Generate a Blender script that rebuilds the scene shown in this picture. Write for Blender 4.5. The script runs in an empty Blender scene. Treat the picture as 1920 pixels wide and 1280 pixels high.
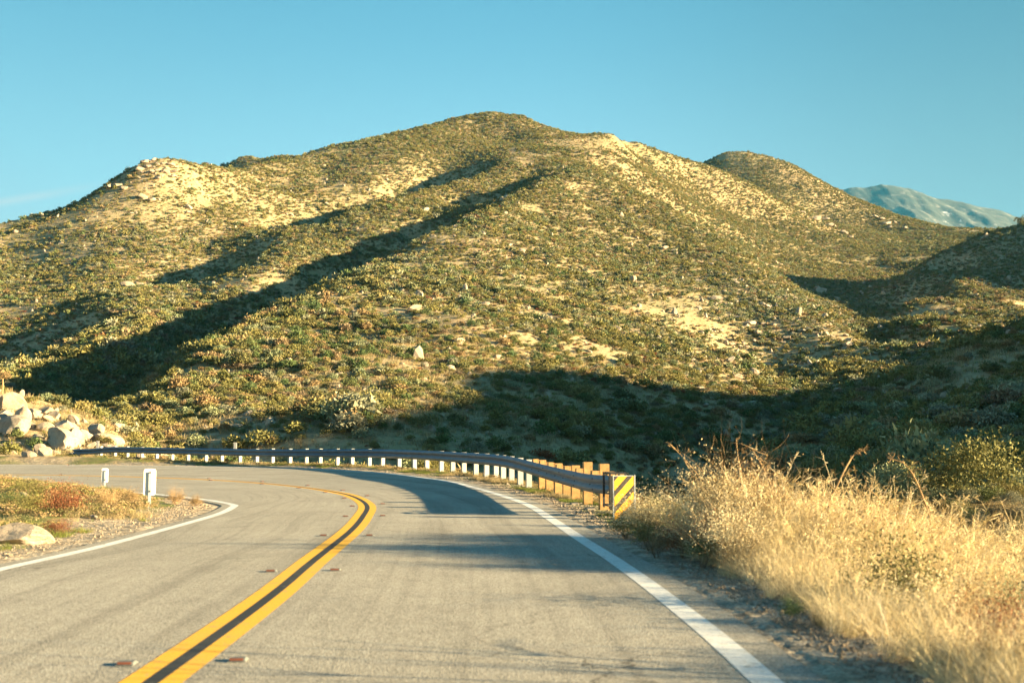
import bpy, bmesh, math, random, time
import numpy as np
from mathutils import Vector, Matrix, Euler
from mathutils.kdtree import KDTree
from mathutils.bvhtree import BVHTree
T0=time.time()
SC=bpy.context.scene
COL=SC.collection
# ---------------------------------------------------------------- camera
PITCH=math.atan(184/2000.0)
cam=bpy.data.cameras.new('camera'); camo=bpy.data.objects.new('camera',cam); COL.objects.link(camo)
camo.location=(0,0,1.4); camo.rotation_euler=(math.pi/2+PITCH,0,0)
cam.sensor_width=36; cam.lens=37.5; cam.clip_start=.05; cam.clip_end=20000
cam.dof.use_dof=True; cam.dof.focus_distance=90; cam.dof.aperture_fstop=2.2
SC.camera=camo
# ---------------------------------------------------------------- light
SUN_ELEV=math.radians(11.5); SUN_DX,SUN_DY=.985,-.17
w=bpy.data.worlds.new('World'); SC.world=w; w.use_nodes=True
nt=w.node_tree; nt.nodes.clear()
out=nt.nodes.new('ShaderNodeOutputWorld'); bg=nt.nodes.new('ShaderNodeBackground'); sky=nt.nodes.new('ShaderNodeTexSky')
sky.sky_type='NISHITA'; sky.sun_disc=False; sky.sun_elevation=SUN_ELEV
sky.sun_rotation=math.atan2(SUN_DX,SUN_DY); sky.altitude=1200; sky.air_density=1.0; sky.dust_density=.3; sky.ozone_density=2.0
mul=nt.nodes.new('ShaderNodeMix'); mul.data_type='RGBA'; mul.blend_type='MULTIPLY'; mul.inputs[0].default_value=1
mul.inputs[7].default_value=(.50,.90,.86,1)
gm_=nt.nodes.new('ShaderNodeGamma'); gm_.inputs[1].default_value=.8; nt.links.new(sky.outputs[0],gm_.inputs[0]); nt.links.new(gm_.outputs[0],mul.inputs[6]); tcw=nt.nodes.new('ShaderNodeTexCoord'); sxw=nt.nodes.new('ShaderNodeSeparateXYZ'); nt.links.new(tcw.outputs['Generated'],sxw.inputs[0])
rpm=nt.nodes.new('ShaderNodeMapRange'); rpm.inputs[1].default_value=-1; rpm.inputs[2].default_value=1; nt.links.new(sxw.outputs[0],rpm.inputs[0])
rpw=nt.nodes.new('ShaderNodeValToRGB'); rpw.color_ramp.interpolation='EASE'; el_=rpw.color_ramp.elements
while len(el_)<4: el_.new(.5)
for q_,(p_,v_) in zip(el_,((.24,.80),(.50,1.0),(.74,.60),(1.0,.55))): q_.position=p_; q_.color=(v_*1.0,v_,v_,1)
nt.links.new(rpm.outputs[0],rpw.inputs[0]); m2=nt.nodes.new('ShaderNodeMix'); m2.data_type='RGBA'; m2.blend_type='MULTIPLY'; m2.inputs[0].default_value=1; hzr=nt.nodes.new('ShaderNodeMapRange'); hzr.interpolation_type='SMOOTHSTEP'; hzr.inputs[1].default_value=.05; hzr.inputs[2].default_value=.42; hzr.inputs[3].default_value=.62; hzr.inputs[4].default_value=0; nt.links.new(sxw.outputs[2],hzr.inputs[0]); m4=nt.nodes.new('ShaderNodeMix'); m4.data_type='RGBA'; nt.links.new(hzr.outputs[0],m4.inputs[0]); nt.links.new(mul.outputs[2],m4.inputs[6]); m4.inputs[7].default_value=(1.95,2.2,2.15,1); znr=nt.nodes.new('ShaderNodeMapRange'); znr.interpolation_type='SMOOTHSTEP'; znr.inputs[1].default_value=.42; znr.inputs[2].default_value=.85; nt.links.new(sxw.outputs[2],znr.inputs[0]); m5=nt.nodes.new('ShaderNodeMix'); m5.data_type='RGBA'; m5.blend_type='MULTIPLY'; nt.links.new(znr.outputs[0],m5.inputs[0]); nt.links.new(m4.outputs[2],m5.inputs[6]); m5.inputs[7].default_value=(.40,.58,.85,1); nt.links.new(m5.outputs[2],m2.inputs[6]); nt.links.new(rpw.outputs[0],m2.inputs[7])  # zenith above the view is darkened and made bluer to deepen the shade
# thin streak of high cloud low on the left
nzw=nt.nodes.new('ShaderNodeTexNoise'); mpw=nt.nodes.new('ShaderNodeMapping'); mpw.inputs['Scale'].default_value=(3,1,30); mpw.inputs['Rotation'].default_value=(0,math.radians(-10),0); nt.links.new(tcw.outputs['Generated'],mpw.inputs[0]); nt.links.new(mpw.outputs[0],nzw.inputs['Vector']); nzw.inputs['Scale'].default_value=1.5; nzw.inputs['Detail'].default_value=5
def wm(op,a,b_):
    q=nt.nodes.new('ShaderNodeMath'); q.operation=op
    for k,v in ((0,a),(1,b_)):
        if isinstance(v,(int,float)): q.inputs[k].default_value=v
        else: nt.links.new(v,q.inputs[k])
    return q.outputs[0]
# line z = .206 + .17*(x+.43) on the sky, seen as a narrow band
dz=wm('ABSOLUTE',wm('SUBTRACT',sxw.outputs[2],wm('ADD',.327,wm('MULTIPLY',sxw.outputs[0],.30))),0)
band_=wm('MULTIPLY',wm('MAXIMUM',wm('SUBTRACT',1,wm('DIVIDE',dz,.005)),0),wm('MAXIMUM',wm('MINIMUM',wm('MULTIPLY',wm('SUBTRACT',-.345,sxw.outputs[0]),12),1),0))
cl_=wm('MULTIPLY',wm('MULTIPLY',band_,nzw.outputs[0]),1.1)
m3=nt.nodes.new('ShaderNodeMix'); m3.data_type='RGBA'; nt.links.new(cl_,m3.inputs[0]); nt.links.new(m2.outputs[2],m3.inputs[6]); m3.inputs[7].default_value=(2.1,2.0,1.9,1)
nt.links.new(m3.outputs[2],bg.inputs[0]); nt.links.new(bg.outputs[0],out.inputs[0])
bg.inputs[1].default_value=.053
sl=bpy.data.lights.new('sun','SUN'); sl.energy=5; sl.angle=math.radians(.5); sl.color=(1,.76,.42)
so=bpy.data.objects.new('sun',sl); COL.objects.link(so)
so.rotation_euler=Vector((SUN_DX,SUN_DY,math.tan(SUN_ELEV)*math.hypot(SUN_DX,SUN_DY))).to_track_quat('Z','Y').to_euler()
SC.view_settings.view_transform='Standard'; SC.view_settings.look='None'; SC.view_settings.gamma=1; SC.view_settings.use_curve_mapping=False
SC.view_settings.exposure=2.79
SC.cycles.use_denoising=True
SC.cycles.max_bounces=5; SC.cycles.diffuse_bounces=2; SC.cycles.glossy_bounces=2; SC.cycles.transmission_bounces=2; SC.cycles.transparent_max_bounces=6; SC.cycles.volume_bounces=0
# ---------------------------------------------------------------- terrain maths (numpy only)
import numpy as np, math
F=2000.0; CH=1.4; PITCH=math.atan(184/2000.0)
cp,sp_=math.cos(PITCH),math.sin(PITCH)
def ray(x,y):
    a=(x-960)/F; b=(640-y)/F
    return np.array([a, cp-b*sp_, sp_+b*cp])
def at(x,y,D):                      # a sight line measured on the photo, at world distance Y=D
    d=ray(x,y); t=D/d[1]; return np.array([d[0]*t, D, CH+d[2]*t])
def ground(x,y,z=0.0):              # where a sight line meets height z
    d=ray(x,y); t=(z-CH)/d[2]; return np.array([d[0]*t,d[1]*t,z])
SUN_EL=math.radians(11.5); SUN_AZ=(0.985,-0.17)
n_=math.hypot(*SUN_AZ); SUN=np.array([SUN_AZ[0]/n_*math.cos(SUN_EL),SUN_AZ[1]/n_*math.cos(SUN_EL),math.sin(SUN_EL)])

def dens(pts,step):
    pts=[np.array(p,float) for p in pts]; out=[pts[0]]
    for a,b in zip(pts[:-1],pts[1:]):
        n=max(1,int(math.ceil(np.linalg.norm((b-a)[:2])/step)))
        for k in range(1,n+1): out.append(a+(b-a)*k/n)
    return out
CP=[]
def L(pts,step=30):                 # pixel polyline (x,y,D)
    for p in dens([at(*q) for q in pts],step): CP.append(p)
def P(*pts):
    for q in pts: CP.append(at(*q))
def W(pts,step=30):                 # world polyline
    for p in dens(pts,step): CP.append(p)
# skyline of the left hill and the summit
SKY=[(-250,520,400),(-120,455,410),(0,425,420),(100,400,430),(150,385,430),(200,350,435),(250,318,440),(300,305,440),(340,309,445),(400,317,470),(470,310,510),(550,301,560),(620,280,590),(700,262,620),(780,240,640),(850,220,655),(930,211,670),(980,219,665),(1040,241,650),(1090,247,640),(1150,251,635),(1200,272,645),(1260,290,665),(1320,309,685),(1390,342,700),(1450,372,710),(1520,400,720)]
L(SKY,25)
for x,y,D in SKY[::2]:
    q=at(x,y,D); CP.append(q+np.array([q[0]/D*60,60,-20 if x<1250 else -12])); 
    if x<350 or 600<x<1200: CP.append(q+np.array([q[0]/D*190,190,-55]))
L([(395,325,640),(430,306,640),(458,292,640),(482,297,640),(500,300,640),(522,293,640),(548,297,640),(590,303,640)],12)
# near spur crest
S1=[(1110,312,520),(1060,325,480),(1000,350,430),(900,395,370),(820,440,330),(780,465,308),(700,492,282),(640,520,255),(590,543,238),(540,570,222),(450,620,190),(380,662,165),(320,705,145),(270,750,126),(215,800,108)]
L(S1,12)
for x,y,D in S1[2:]:
    q=at(x,y,D); k=min(1,D/260); CP.append(q+np.array([-24*k,20*k,-18*k-3*(y>600)]))
    CP.append(q+np.array([-10*k,8*k,-3.5*k]))
# spur behind it
S2=[(1030,296,545),(960,300,530),(900,330,500),(820,352,465),(740,378,440),(680,392,425),(640,412,405),(589,445,380),(540,462,365),(504,475,350),(461,508,325),(400,545,305),(340,560,290),(299,572,280),(239,590,262),(190,612,248),(150,632,236),(111,664,222),(60,700,205),(0,735,190)]
L(S2,14)
def S2K(x): return float(np.interp(x,[0,90,130,200,240,300,400,440,480,520,560,600,640,700,760,1000],[.8,1.2,1.3,.8,.25,.1,.2,.9,.9,.2,.05,.1,.9,1.4,1.4,1.3]))
for x,y,D in S2[2:-2]:
    q=at(x,y,D); k=min(1,D/300)*S2K(x); r=max(0,.45-k)*20; CP.append(q+np.array([-16,18,-9*k+r])); CP.append(q+np.array([-7,8,-3.5*k+r*.4]))
# shoulder between them: lit flank of the second spur
L([(1000,335,505),(900,372,455),(820,405,420),(700,455,370),(600,500,335),(500,540,300),(400,590,270),(300,620,245),(220,650,225)],25)
# left hill face
P((50,480,380),(50,560,330),(50,640,270),(-100,560,330),(-100,660,260),(200,420,400),(200,500,350),(180,570,305),(300,380,420),(400,380,440),(400,450,400),(380,510,360),(300,470,370),(500,350,490),(480,420,430),(560,390,465),(600,330,520),(620,380,480),(760,300,540),(700,340,500),(850,280,580),(900,250,630),(950,262,620),(1000,275,585),(1080,280,575),(1150,285,570))
# face of the near spur
P((1150,335,520),(1000,400,390),(1100,380,440),(1200,400,430),(920,450,315),(1050,450,350),(1150,450,370),(1250,460,380),(800,500,275),(900,520,255),(1000,520,280),(1100,520,300),(1200,520,315),(1300,520,330),(1400,530,330),(700,560,225),(800,580,215),(900,600,200),(1000,600,220),(1100,600,235),(1200,600,250),(1300,600,265),(1400,600,275),(1500,600,275),(500,650,170),(600,640,180),(700,660,165),(800,680,158),(900,690,158),(1000,690,170),(1100,690,185),(1200,690,198),(1300,690,212),(1400,690,222),(1500,690,230),(400,720,140),(500,740,130),(600,740,130),(700,750,125),(800,760,125),(900,770,125),(1000,770,132),(1100,770,142),(1200,780,152),(1300,780,165),(1400,780,175),(1480,765,190))
P((300,820,98),(400,815,100),(500,825,95),(600,835,92),(700,840,92),(800,845,93),(900,850,94),(1000,850,100),(1100,850,108),(1200,850,115),(1300,850,122),(1400,850,130))
# right edge of the near spur and the gully behind
E1=[(1110,312,520),(1170,345,500),(1240,385,470),(1300,418,440),(1400,480,390),(1500,555,330),(1580,618,280),(1645,672,240)]
L(E1,18)
for x,y,D in E1[1:]:
    q=at(x,y,D); CP.append(q+np.array([16,26,-7]))
# right flank of the main hill
P((1200,300,640),(1300,345,655),(1350,400,620),(1450,420,640),(1450,480,540),(1550,445,680),(1550,510,520),(1600,560,430),(1650,500,560),(1660,610,350),(1250,340,610),(1300,385,570))
# tawny floor of the side valley
for y_ in (245,270,295,320,342):
    for u_ in (.385,.43,.475,.53,.6,.68): CP.append(np.array([u_*y_,y_,26.5+.05*(u_*y_-120)+.22*(y_-260)]))
P((1700,540,450),(1780,535,412),(1700,590,390),(1660,640,300),(1650,670,262),(1750,470,600),(1660,450,680))
# back hill
B=[(1290,322,900),(1330,300,900),(1365,287,900),(1405,287,900),(1440,294,895),(1470,305,890),(1550,345,880),(1610,378,870),(1650,393,860),(1700,412,845),(1750,425,830),(1800,432,810),(1850,438,800),(1950,442,800)]
L(B,25)
for x,y,D in B:
    q=at(x,y,D); CP.append(q+np.array([30,90,-35])); CP.append(q+np.array([50,220,-90]))
P((1400,350,830),(1480,380,800),(1550,420,770),(1650,430,780),(1700,450,720),(1200,330,800))
# shaded spur from the right
R2=[(1735,505,420),(1775,470,430),(1830,448,440),(1880,436,450),(1930,428,460),(2050,412,470),(2200,400,480)]
L(R2,15)
P((1760,512,405),(1800,530,380),(1850,545,378),(1920,551,362),(2000,562,350),(1850,495,405),(1920,490,405),(2100,555,365))

W([(245,385,84),(250,405,90),(256,425,95),(262,440,92)],8); W([(272,462,88),(285,485,90),(300,520,94)],14)  # unseen ridge added out of frame to shade this spur
for x,y,D in R2[1:]:
    q=at(x,y,D); CP.append(q+np.array([20,30,-6]))
# near right slope: crest it shows, then face down to the ravine
L([(2050,570,132),(1920,622,128),(1860,650,129),(1800,668,130),(1740,690,130),(1680,715,128),(1620,745,125),(1560,785,120),(1500,820,114),(1450,850,106)],10)
P((1700,740,112),(1800,740,102),(1920,740,92),(1650,790,100),(1750,800,88),(1850,810,77),(1920,820,70),(1600,840,84),(1700,855,72),(1800,865,62),(1920,880,52),(1550,880,72),(1650,905,56),(1750,920,45),(1850,940,38),(1920,950,35),(1450,890,76),(1500,930,56),(1600,960,40),(2050,700,92),(2050,850,54),(2100,950,36))
W([(60,250,17),(55,215,11),(48,185,5),(35,155,-2),(24,125,-7),(16,95,-8.5),(12,75,-8),(8,58,-6),(5,46,-3)],10); W([(100,170,15),(75,160,11),(62,150,7)],10)
W([(-5,84,-3.5),(5,80,-6),(-15,88,-2.5),(-28,92,-1.5)])
# hills out of frame on the right that throw the big shade
W([(95,30,8),(110,60,16),(130,90,24)],20); W([(70,0,1.5),(60,20,1),(45,10,-.5),(60,-40,0),(50,40,1.0),(62,60,7)],40)
RIDGE=[(250,-200,20),(250,-130,28),(250,-80,33),(250,-40,38),(250,-24,41),(250,-12,44),(250,5,46),(250,20,49),(250,36,52.8),(250,50,54.4),(250,63,56.1),(250,83,57.8),(250,101,61),(250,112,62.4),(250,122,62.9),(250,129,60.8),(250,134,55.5),(250,140,52),(250,157,50.9),(250,170,50.5),(250,188,51.4),(250,198,51.8),(250,206,53.2),(250,216,55.6),(250,241,54),(250,262,55.2),(250,300,58),(255,330,60)]
RIDGE_W=[(a,b,c) for a,b,c in RIDGE]
W(RIDGE_W,8)
for a,b,c in RIDGE: CP.append(np.array([a+60,b,c-14.])); CP.append(np.array([a-30,b,c-6.])); CP.append(np.array([a-85,b,c*.5])) ; CP.append(np.array([a+300,b,c-25.]))
W([(420,520,130),(560,640,150)],60)
W([(-300,-200,4),(-100,-200,0),(0,-200,-1),(100,-200,0)],60); W([(-300,-60,10),(-150,-60,4),(-60,-50,-1),(0,-60,-.1),(60,-60,-.5)],50)
W([(-300,100,30),(-200,60,16),(-140,60,9),(-90,60,3.5),(-120,110,10),(-180,160,26)],40)
# road country
W([(-90,30,-.2),(-70,10,-.4),(-50,0,-.5),(-40,20,-.2),(-30,-10,-.4),(-30,20,-.15),(-20,10,-.15),(-12,0,-.12),(-12,22,-.12),(-10,8,-.1),(-22,28,-.12),(-35,30,-.15)],40)
# outer shoulder, rail line and the drop beyond
RAIL=[(1156,962,20.0),(1109,955,21.7),(1079,944,23.5),(1044,931,26),(1004,916,28.8),(952,898,32.3),(905,890.5,34.6),(865,886,36.8),(819,881,39.5),(750,875.5,43),(687,872.5,45.5),(600,871,48.1),(509,869.5,51),(380,865,56.5),(264,861,61.5),(187,858.5,65),(138,858,67)]
RAILP=[at(*q) for q in RAIL]
for p in RAILP[::2]: CP.append(p)
W([(2.2,-30,-.12),(2.2,6,-.12),(2.1,10,-.12),(2.2,14,-.03)],5); W([(3.3,-30,-.5),(3.3,6,-.5),(3.2,11,-.42),(3.3,15,-.28)],5); W([(5,-30,-.75),(5,6,-.75),(5,12,-.7),(5.5,17,-.7)],6)
W([(8.2,-30,-1.1),(8.2,0,-1.1),(8.2,8,-1.1),(8.2,14,-1.2),(8.2,19,-1.3),(7.0,24,-1.0),(6.5,32,-1.6)],7)
W([(15,-20,-1.6),(15,0,-1.8),(15,10,-1.9),(14,20,-2.1),(17,30,-2.4)],12)
W([(30,-20,-1),(28,0,-2),(26,10,-2),(26,20,-2),(28,30,-1.5)],12)
W([(5.5,36,-2.0),(3.2,44,-2.2),(0,53,-2.4),(-6,60,-2),(-14,66,-1.5),(-20,74,-.8)],8)
# boulder bank at the left
P((0,742,92),(-80,715,95),(60,752,92),(110,775,90),(160,800,88),(215,825,86),(0,800,86),(100,815,85),(0,852,78),(120,848,80),(-100,800,86),(-100,857,78),(260,845,86))
P((0,735,135),(100,765,130),(160,785,118))
CPn=np.array(CP)
# drop near-duplicates
keep=[]; seen=set()
for i,p in enumerate(CPn):
    k=(round(p[0]/2.5),round(p[1]/2.5))
    if k in seen: continue
    seen.add(k); keep.append(i)
CPn=CPn[keep]
def rbf_fit(c,z):
    s=100.; X=c/s; n=len(X)
    A=np.sqrt(((X[:,None]-X[None])**2).sum(-1)+.0004)
    Pm=np.c_[np.ones(n),X]; M=np.zeros((n+3,n+3)); M[:n,:n]=-A+np.eye(n)*.004; M[:n,n:]=Pm; M[n:,:n]=Pm.T
    return X,np.linalg.solve(M,np.r_[z,0,0,0])
_RX,_RW=rbf_fit(CPn[:,:2],CPn[:,2])
def rbf_eval(x,y):
    q=np.stack([np.ravel(x),np.ravel(y)],1)/100.; out=np.empty(len(q)); n=len(_RX)
    for i in range(0,len(q),20000):
        b=q[i:i+20000]; A=-np.sqrt(((b[:,None]-_RX[None])**2).sum(-1)+.0004)
        out[i:i+20000]=A@_RW[:n]+_RW[n]+b@_RW[n+1:]
    return out.reshape(np.shape(x))
# value noise
def _h(ix,iy,s):
    v=np.sin(ix*127.1+iy*311.7+s*74.7)*43758.5453; return v-np.floor(v)
def vnoise(x,y,s=0):
    ix=np.floor(x);iy=np.floor(y);fx=x-ix;fy=y-iy;fx=fx*fx*(3-2*fx);fy=fy*fy*(3-2*fy)
    return (_h(ix,iy,s)*(1-fx)+_h(ix+1,iy,s)*fx)*(1-fy)+(_h(ix,iy+1,s)*(1-fx)+_h(ix+1,iy+1,s)*fx)*fy-.5
def fbm(x,y,sc,o=4,s=0):
    r=0;a=1;f=1./sc
    for k in range(o): r=r+a*vnoise(x*f+17.3*k,y*f-9.1*k,s+k); a*=.5;f*=2.03
    return r
# ---------------------------------------------------------------- road lines measured on the photo (x, y, height)
def catmull(P,n=8):
    P=[np.array(p,float) for p in P]; P=[2*P[0]-P[1]]+P+[2*P[-1]-P[-2]]; out=[]
    for i in range(1,len(P)-2):
        for k in range(n):
            t=k/n; a,b,c,d=P[i-1:i+3]
            out.append(.5*((2*b)+(c-a)*t+(2*a-5*b+4*c-d)*t*t+(3*b-a-3*c+d)*t**3))
    out.append(P[-2]); return np.array(out)
def resamp(P,n):
    s=np.r_[0,np.cumsum(np.linalg.norm(np.diff(P,axis=0),axis=1))]; t=np.linspace(0,s[-1],n)
    return np.stack([np.interp(t,s,P[:,k]) for k in range(3)],1)
# matching stations: (centre px,py,z | inner px,py,z | outer px,py,z)
ST_W=[((-1.9,-60,0),(-5.5,-60,0),(1.5,-60,0)),((-1.95,-20,0),(-5.5,-20,0),(1.5,-20,0)),((-2.0,0,0),(-5.5,0,0),(1.5,0,0))]
ST_P=[((281,1280,0),None,(1440,1280,0)),
 ((506,1118,0),None,(1262,1130,0)),
 ((586,1052,0),(0,1067,0),(1160,1055,0)),
 ((656,996,0),(188,1024,0),(1085,1007,0)),
 ((680,968,0),(352,980,0),(1040,977,0)),
 ((688,948,0),(415,961,0),(992,947,0.0)),
 ((668,933,0),(438,949,0),(942,929,0.03)),
 ((633,923,0),(437,946,0),(890,914,.09)),
 ((563,912.5,0),(418,941.5,-.01),(830,900.5,.16)),
 ((469,903.6,0),(375,935,-.03),(705,886,.19)),
 ((352,897.3,0),(290,926,-.05),(560,878,.19)),
 ((188,892,0),(170,917,-.08),(370,874,.16)),
 ((0,889.5,0),(20,908,-.1),(120,871.5,.1)),
 ((-250,889,0),(-230,905,-.1),(-180,871,.1)),
 ((-600,890,0),(-600,906,-.1),(-600,872,.1))]
cen=[];inn=[];out_=[]
for c,i,o in ST_W: cen.append(c);inn.append(i);out_.append(o)
for k,(c,i,o) in enumerate(ST_P):
    cen.append(ground(*c)); out_.append(ground(*o))
    if i is None: inn.append((-5.5,ground(*c)[1],0))
    else: inn.append(ground(*i))
cenC=catmull(cen,12); innC=catmull(inn,12); outC=catmull(out_,12)
NST=len(cenC)
# ---------------------------------------------------------------- materials
def mat(name): 
    m=bpy.data.materials.new(name); m.use_nodes=True; return m,m.node_tree,m.node_tree.nodes['Principled BSDF']
def N(nt,t,**kw):
    n=nt.nodes.new(t)
    for k,v in kw.items(): setattr(n,k,v)
    return n
def noise(nt,scale,det=4,rough=.55,vec=None,dist=0):
    n=N(nt,'ShaderNodeTexNoise'); n.inputs['Scale'].default_value=scale; n.inputs['Detail'].default_value=det; n.inputs['Roughness'].default_value=rough; n.inputs['Distortion'].default_value=dist
    if vec is not None: nt.links.new(vec,n.inputs['Vector'])
    return n.outputs['Fac']
def ramp(nt,fac,stops):
    r=N(nt,'ShaderNodeValToRGB'); e=r.color_ramp.elements
    while len(e)<len(stops): e.new(.5)
    for q,(p,c) in zip(e,stops): q.position=p; q.color=(*c,1) if len(c)==3 else c
    nt.links.new(fac,r.inputs[0]); return r.outputs[0]
def mixc(nt,f,a,b,mode='MIX'):
    m=N(nt,'ShaderNodeMix',data_type='RGBA',blend_type=mode)
    for s,v in ((0,f),(6,a),(7,b)):
        if isinstance(v,(int,float)): m.inputs[s].default_value=v
        elif isinstance(v,tuple): m.inputs[s].default_value=(*v,1)
        else: nt.links.new(v,m.inputs[s])
    return m.outputs[2]
def mth(nt,op,a,b=0.0):
    m=N(nt,'ShaderNodeMath',operation=op)
    for s,v in ((0,a),(1,b)):
        if isinstance(v,(int,float)): m.inputs[s].default_value=v
        else: nt.links.new(v,m.inputs[s])
    return m.outputs[0]
def bump(nt,b,h,strength=.4,dist=.05):
    n=N(nt,'ShaderNodeBump'); n.inputs['Strength'].default_value=strength; n.inputs['Distance'].default_value=dist
    nt.links.new(h,n.inputs['Height']); nt.links.new(n.outputs[0],b.inputs['Normal'])
def pos(nt): return N(nt,'ShaderNodeNewGeometry').outputs['Position']
def oco(nt): return N(nt,'ShaderNodeTexCoord').outputs['Object']
def K3(v): return (v,v,v)
def m_ground():
    m,nt,b=mat('dry_soil'); p=pos(nt)
    big=noise(nt,.018,4,.6,p); mid=noise(nt,.12,5,.65,p); fine=noise(nt,1.6,5,.7,p)
    c=ramp(nt,mid,[(.3,(.40,.285,.165)),(.48,(.56,.42,.26)),(.6,(.66,.51,.33)),(.75,(.50,.33,.20))])
    g=ramp(nt,noise(nt,.5,4,.6,p),[(.35,(.28,.21,.11)),(.55,(.55,.41,.23)),(.7,(.64,.49,.31))])
    c=mixc(nt,.5,c,g); c=mixc(nt,1.0,c,(.84,.84,.84),'MULTIPLY')
    c=mixc(nt,ramp(nt,noise(nt,.22,6,.75,p),[(.40,K3(.75)),(.56,K3(.0))]),c,(.29,.26,.135)); c=mixc(nt,ramp(nt,big,[(.45,K3(0)),(.6,K3(.55))]),c,(.30,.27,.14))
    c=mixc(nt,ramp(nt,noise(nt,.06,3,.6,p),[(.60,K3(0)),(.68,K3(.4))]),c,(.30,.15,.07))
    c=mixc(nt,1.0,c,ramp(nt,fine,[(.3,K3(.50)),(.5,K3(.95)),(.68,K3(1.12))]),'MULTIPLY')
    # green grass and gravel by the road (painted growth, from a vertex mask)
    a=N(nt,'ShaderNodeAttribute',attribute_name='verge'); s=N(nt,'ShaderNodeSeparateColor'); nt.links.new(a.outputs['Color'],s.inputs[0])
    gr=ramp(nt,noise(nt,3.0,8,.8,p),[(.34,(.15,.125,.09)),(.48,(.33,.28,.21)),(.6,(.50,.43,.33))]); gr=mixc(nt,1.0,gr,ramp(nt,noise(nt,38,4,.7,p),[(.35,K3(.45)),(.55,K3(1.15))]),'MULTIPLY')
    c=mixc(nt,s.outputs[0],c,gr)
    gg=ramp(nt,noise(nt,1.1,5,.7,p),[(.35,(.20,.15,.07)),(.5,(.10,.14,.03)),(.7,(.16,.20,.05))])
    c=mixc(nt,s.outputs[1],c,gg)
    nt.links.new(c,b.inputs['Base Color']); b.inputs['Roughness'].default_value=.95; b.inputs['Specular IOR Level'].default_value=.1
    h=mth(nt,'ADD',mth(nt,'MULTIPLY',noise(nt,.7,6,.65,p),1.0),mth(nt,'MULTIPLY',noise(nt,9,5,.7,p),.14))
    bump(nt,b,h,.55,.5); return m
def m_road():
    m,nt,b=mat('worn_asphalt'); p=pos(nt)
    u=N(nt,'ShaderNodeUVMap'); sx=N(nt,'ShaderNodeSeparateXYZ'); nt.links.new(u.outputs[0],sx.inputs[0])
    agg=N(nt,'ShaderNodeTexVoronoi'); agg.inputs['Scale'].default_value=95; nt.links.new(p,agg.inputs['Vector'])
    c=ramp(nt,agg.outputs['Color'],[(.1,(.19,.175,.145)),(.45,(.335,.312,.255)),(.9,(.50,.465,.385))])
    big=ramp(nt,noise(nt,.35,5,.6,p),[(.3,K3(.86)),(.7,K3(1.08))]); c=mixc(nt,1.0,c,big,'MULTIPLY')
    # lengthwise streaks and tyre bands, along the lane
    mp=N(nt,'ShaderNodeCombineXYZ'); nt.links.new(mth(nt,'MULTIPLY',sx.outputs[0],9.0),mp.inputs[0]); nt.links.new(mth(nt,'MULTIPLY',sx.outputs[1],.16),mp.inputs[1])
    c=mixc(nt,1.0,c,ramp(nt,noise(nt,1.2,5,.65,mp.outputs[0]),[(.28,K3(.82)),(.5,K3(1.0)),(.8,K3(1.05))]),'MULTIPLY')
    mp2=N(nt,'ShaderNodeCombineXYZ'); nt.links.new(mth(nt,'MULTIPLY',sx.outputs[0],1.6),mp2.inputs[0]); nt.links.new(mth(nt,'MULTIPLY',sx.outputs[1],.03),mp2.inputs[1])
    c=mixc(nt,1.0,c,ramp(nt,noise(nt,1.0,4,.6,mp2.outputs[0]),[(.36,K3(.80)),(.48,K3(.99)),(.7,K3(1.04))]),'MULTIPLY')
    # fine cracks
    v=N(nt,'ShaderNodeTexVoronoi',feature='DISTANCE_TO_EDGE'); v.inputs['Scale'].default_value=.33
    q=N(nt,'ShaderNodeMix',data_type='VECTOR'); q.inputs[0].default_value=.5; nt.links.new(p,q.inputs[4]); nn=N(nt,'ShaderNodeTexNoise'); nn.inputs['Scale'].default_value=.8; nn.inputs['Detail'].default_value=5; nt.links.new(p,nn.inputs['Vector']); sc=N(nt,'ShaderNodeVectorMath',operation='SCALE'); sc.inputs[3].default_value=3.5; nt.links.new(nn.outputs['Color'],sc.inputs[0]); ad=N(nt,'ShaderNodeVectorMath',operation='ADD'); nt.links.new(p,ad.inputs[0]); nt.links.new(sc.outputs[0],ad.inputs[1]); nt.links.new(ad.outputs[0],v.inputs['Vector'])
    cr=ramp(nt,v.outputs[0],[(.0,K3(.35)),(.010,K3(1))]); msk=ramp(nt,noise(nt,.22,3,.5,p),[(.5,K3(1)),(.6,K3(0))])
    cr=mixc(nt,msk,cr,(1,1,1)); c=mixc(nt,1.0,c,cr,'MULTIPLY')
    c=mixc(nt,ramp(nt,noise(nt,.9,3,.5,p,1.5),[(.70,K3(0)),(.74,K3(.35))]),c,(.12,.11,.09))
    c=mixc(nt,1.0,c,ramp(nt,noise(nt,2.6,7,.8,p),[(.3,K3(.84)),(.5,K3(1.0)),(.72,K3(1.05))]),'MULTIPLY')
    nt.links.new(c,b.inputs['Base Color']); b.inputs['Roughness'].default_value=.9; b.inputs['Specular IOR Level'].default_value=.25
    bump(nt,b,agg.outputs['Distance'],.35,.012); return m
def m_paint(name,col,dirt,wear=.5):
    m,nt,b=mat(name); p=pos(nt)
    f=ramp(nt,noise(nt,7,9,.78,p),[(.36,K3(0)),(.36+.2*wear,K3(1))]); f=mixc(nt,1.0,f,ramp(nt,noise(nt,.6,4,.6,p),[(.3,K3(.75)),(.5,K3(1))]),'MULTIPLY'); c=mixc(nt,f,dirt,col)
    c=mixc(nt,1.0,c,ramp(nt,noise(nt,60,3,.6,p),[(.3,K3(.8)),(.6,K3(1.05))]),'MULTIPLY')
    nt.links.new(c,b.inputs['Base Color']); b.inputs['Roughness'].default_value=.75; b.inputs['Specular IOR Level'].default_value=.25
    bump(nt,b,noise(nt,70,3,.6,p),.3,.006); return m
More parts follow.
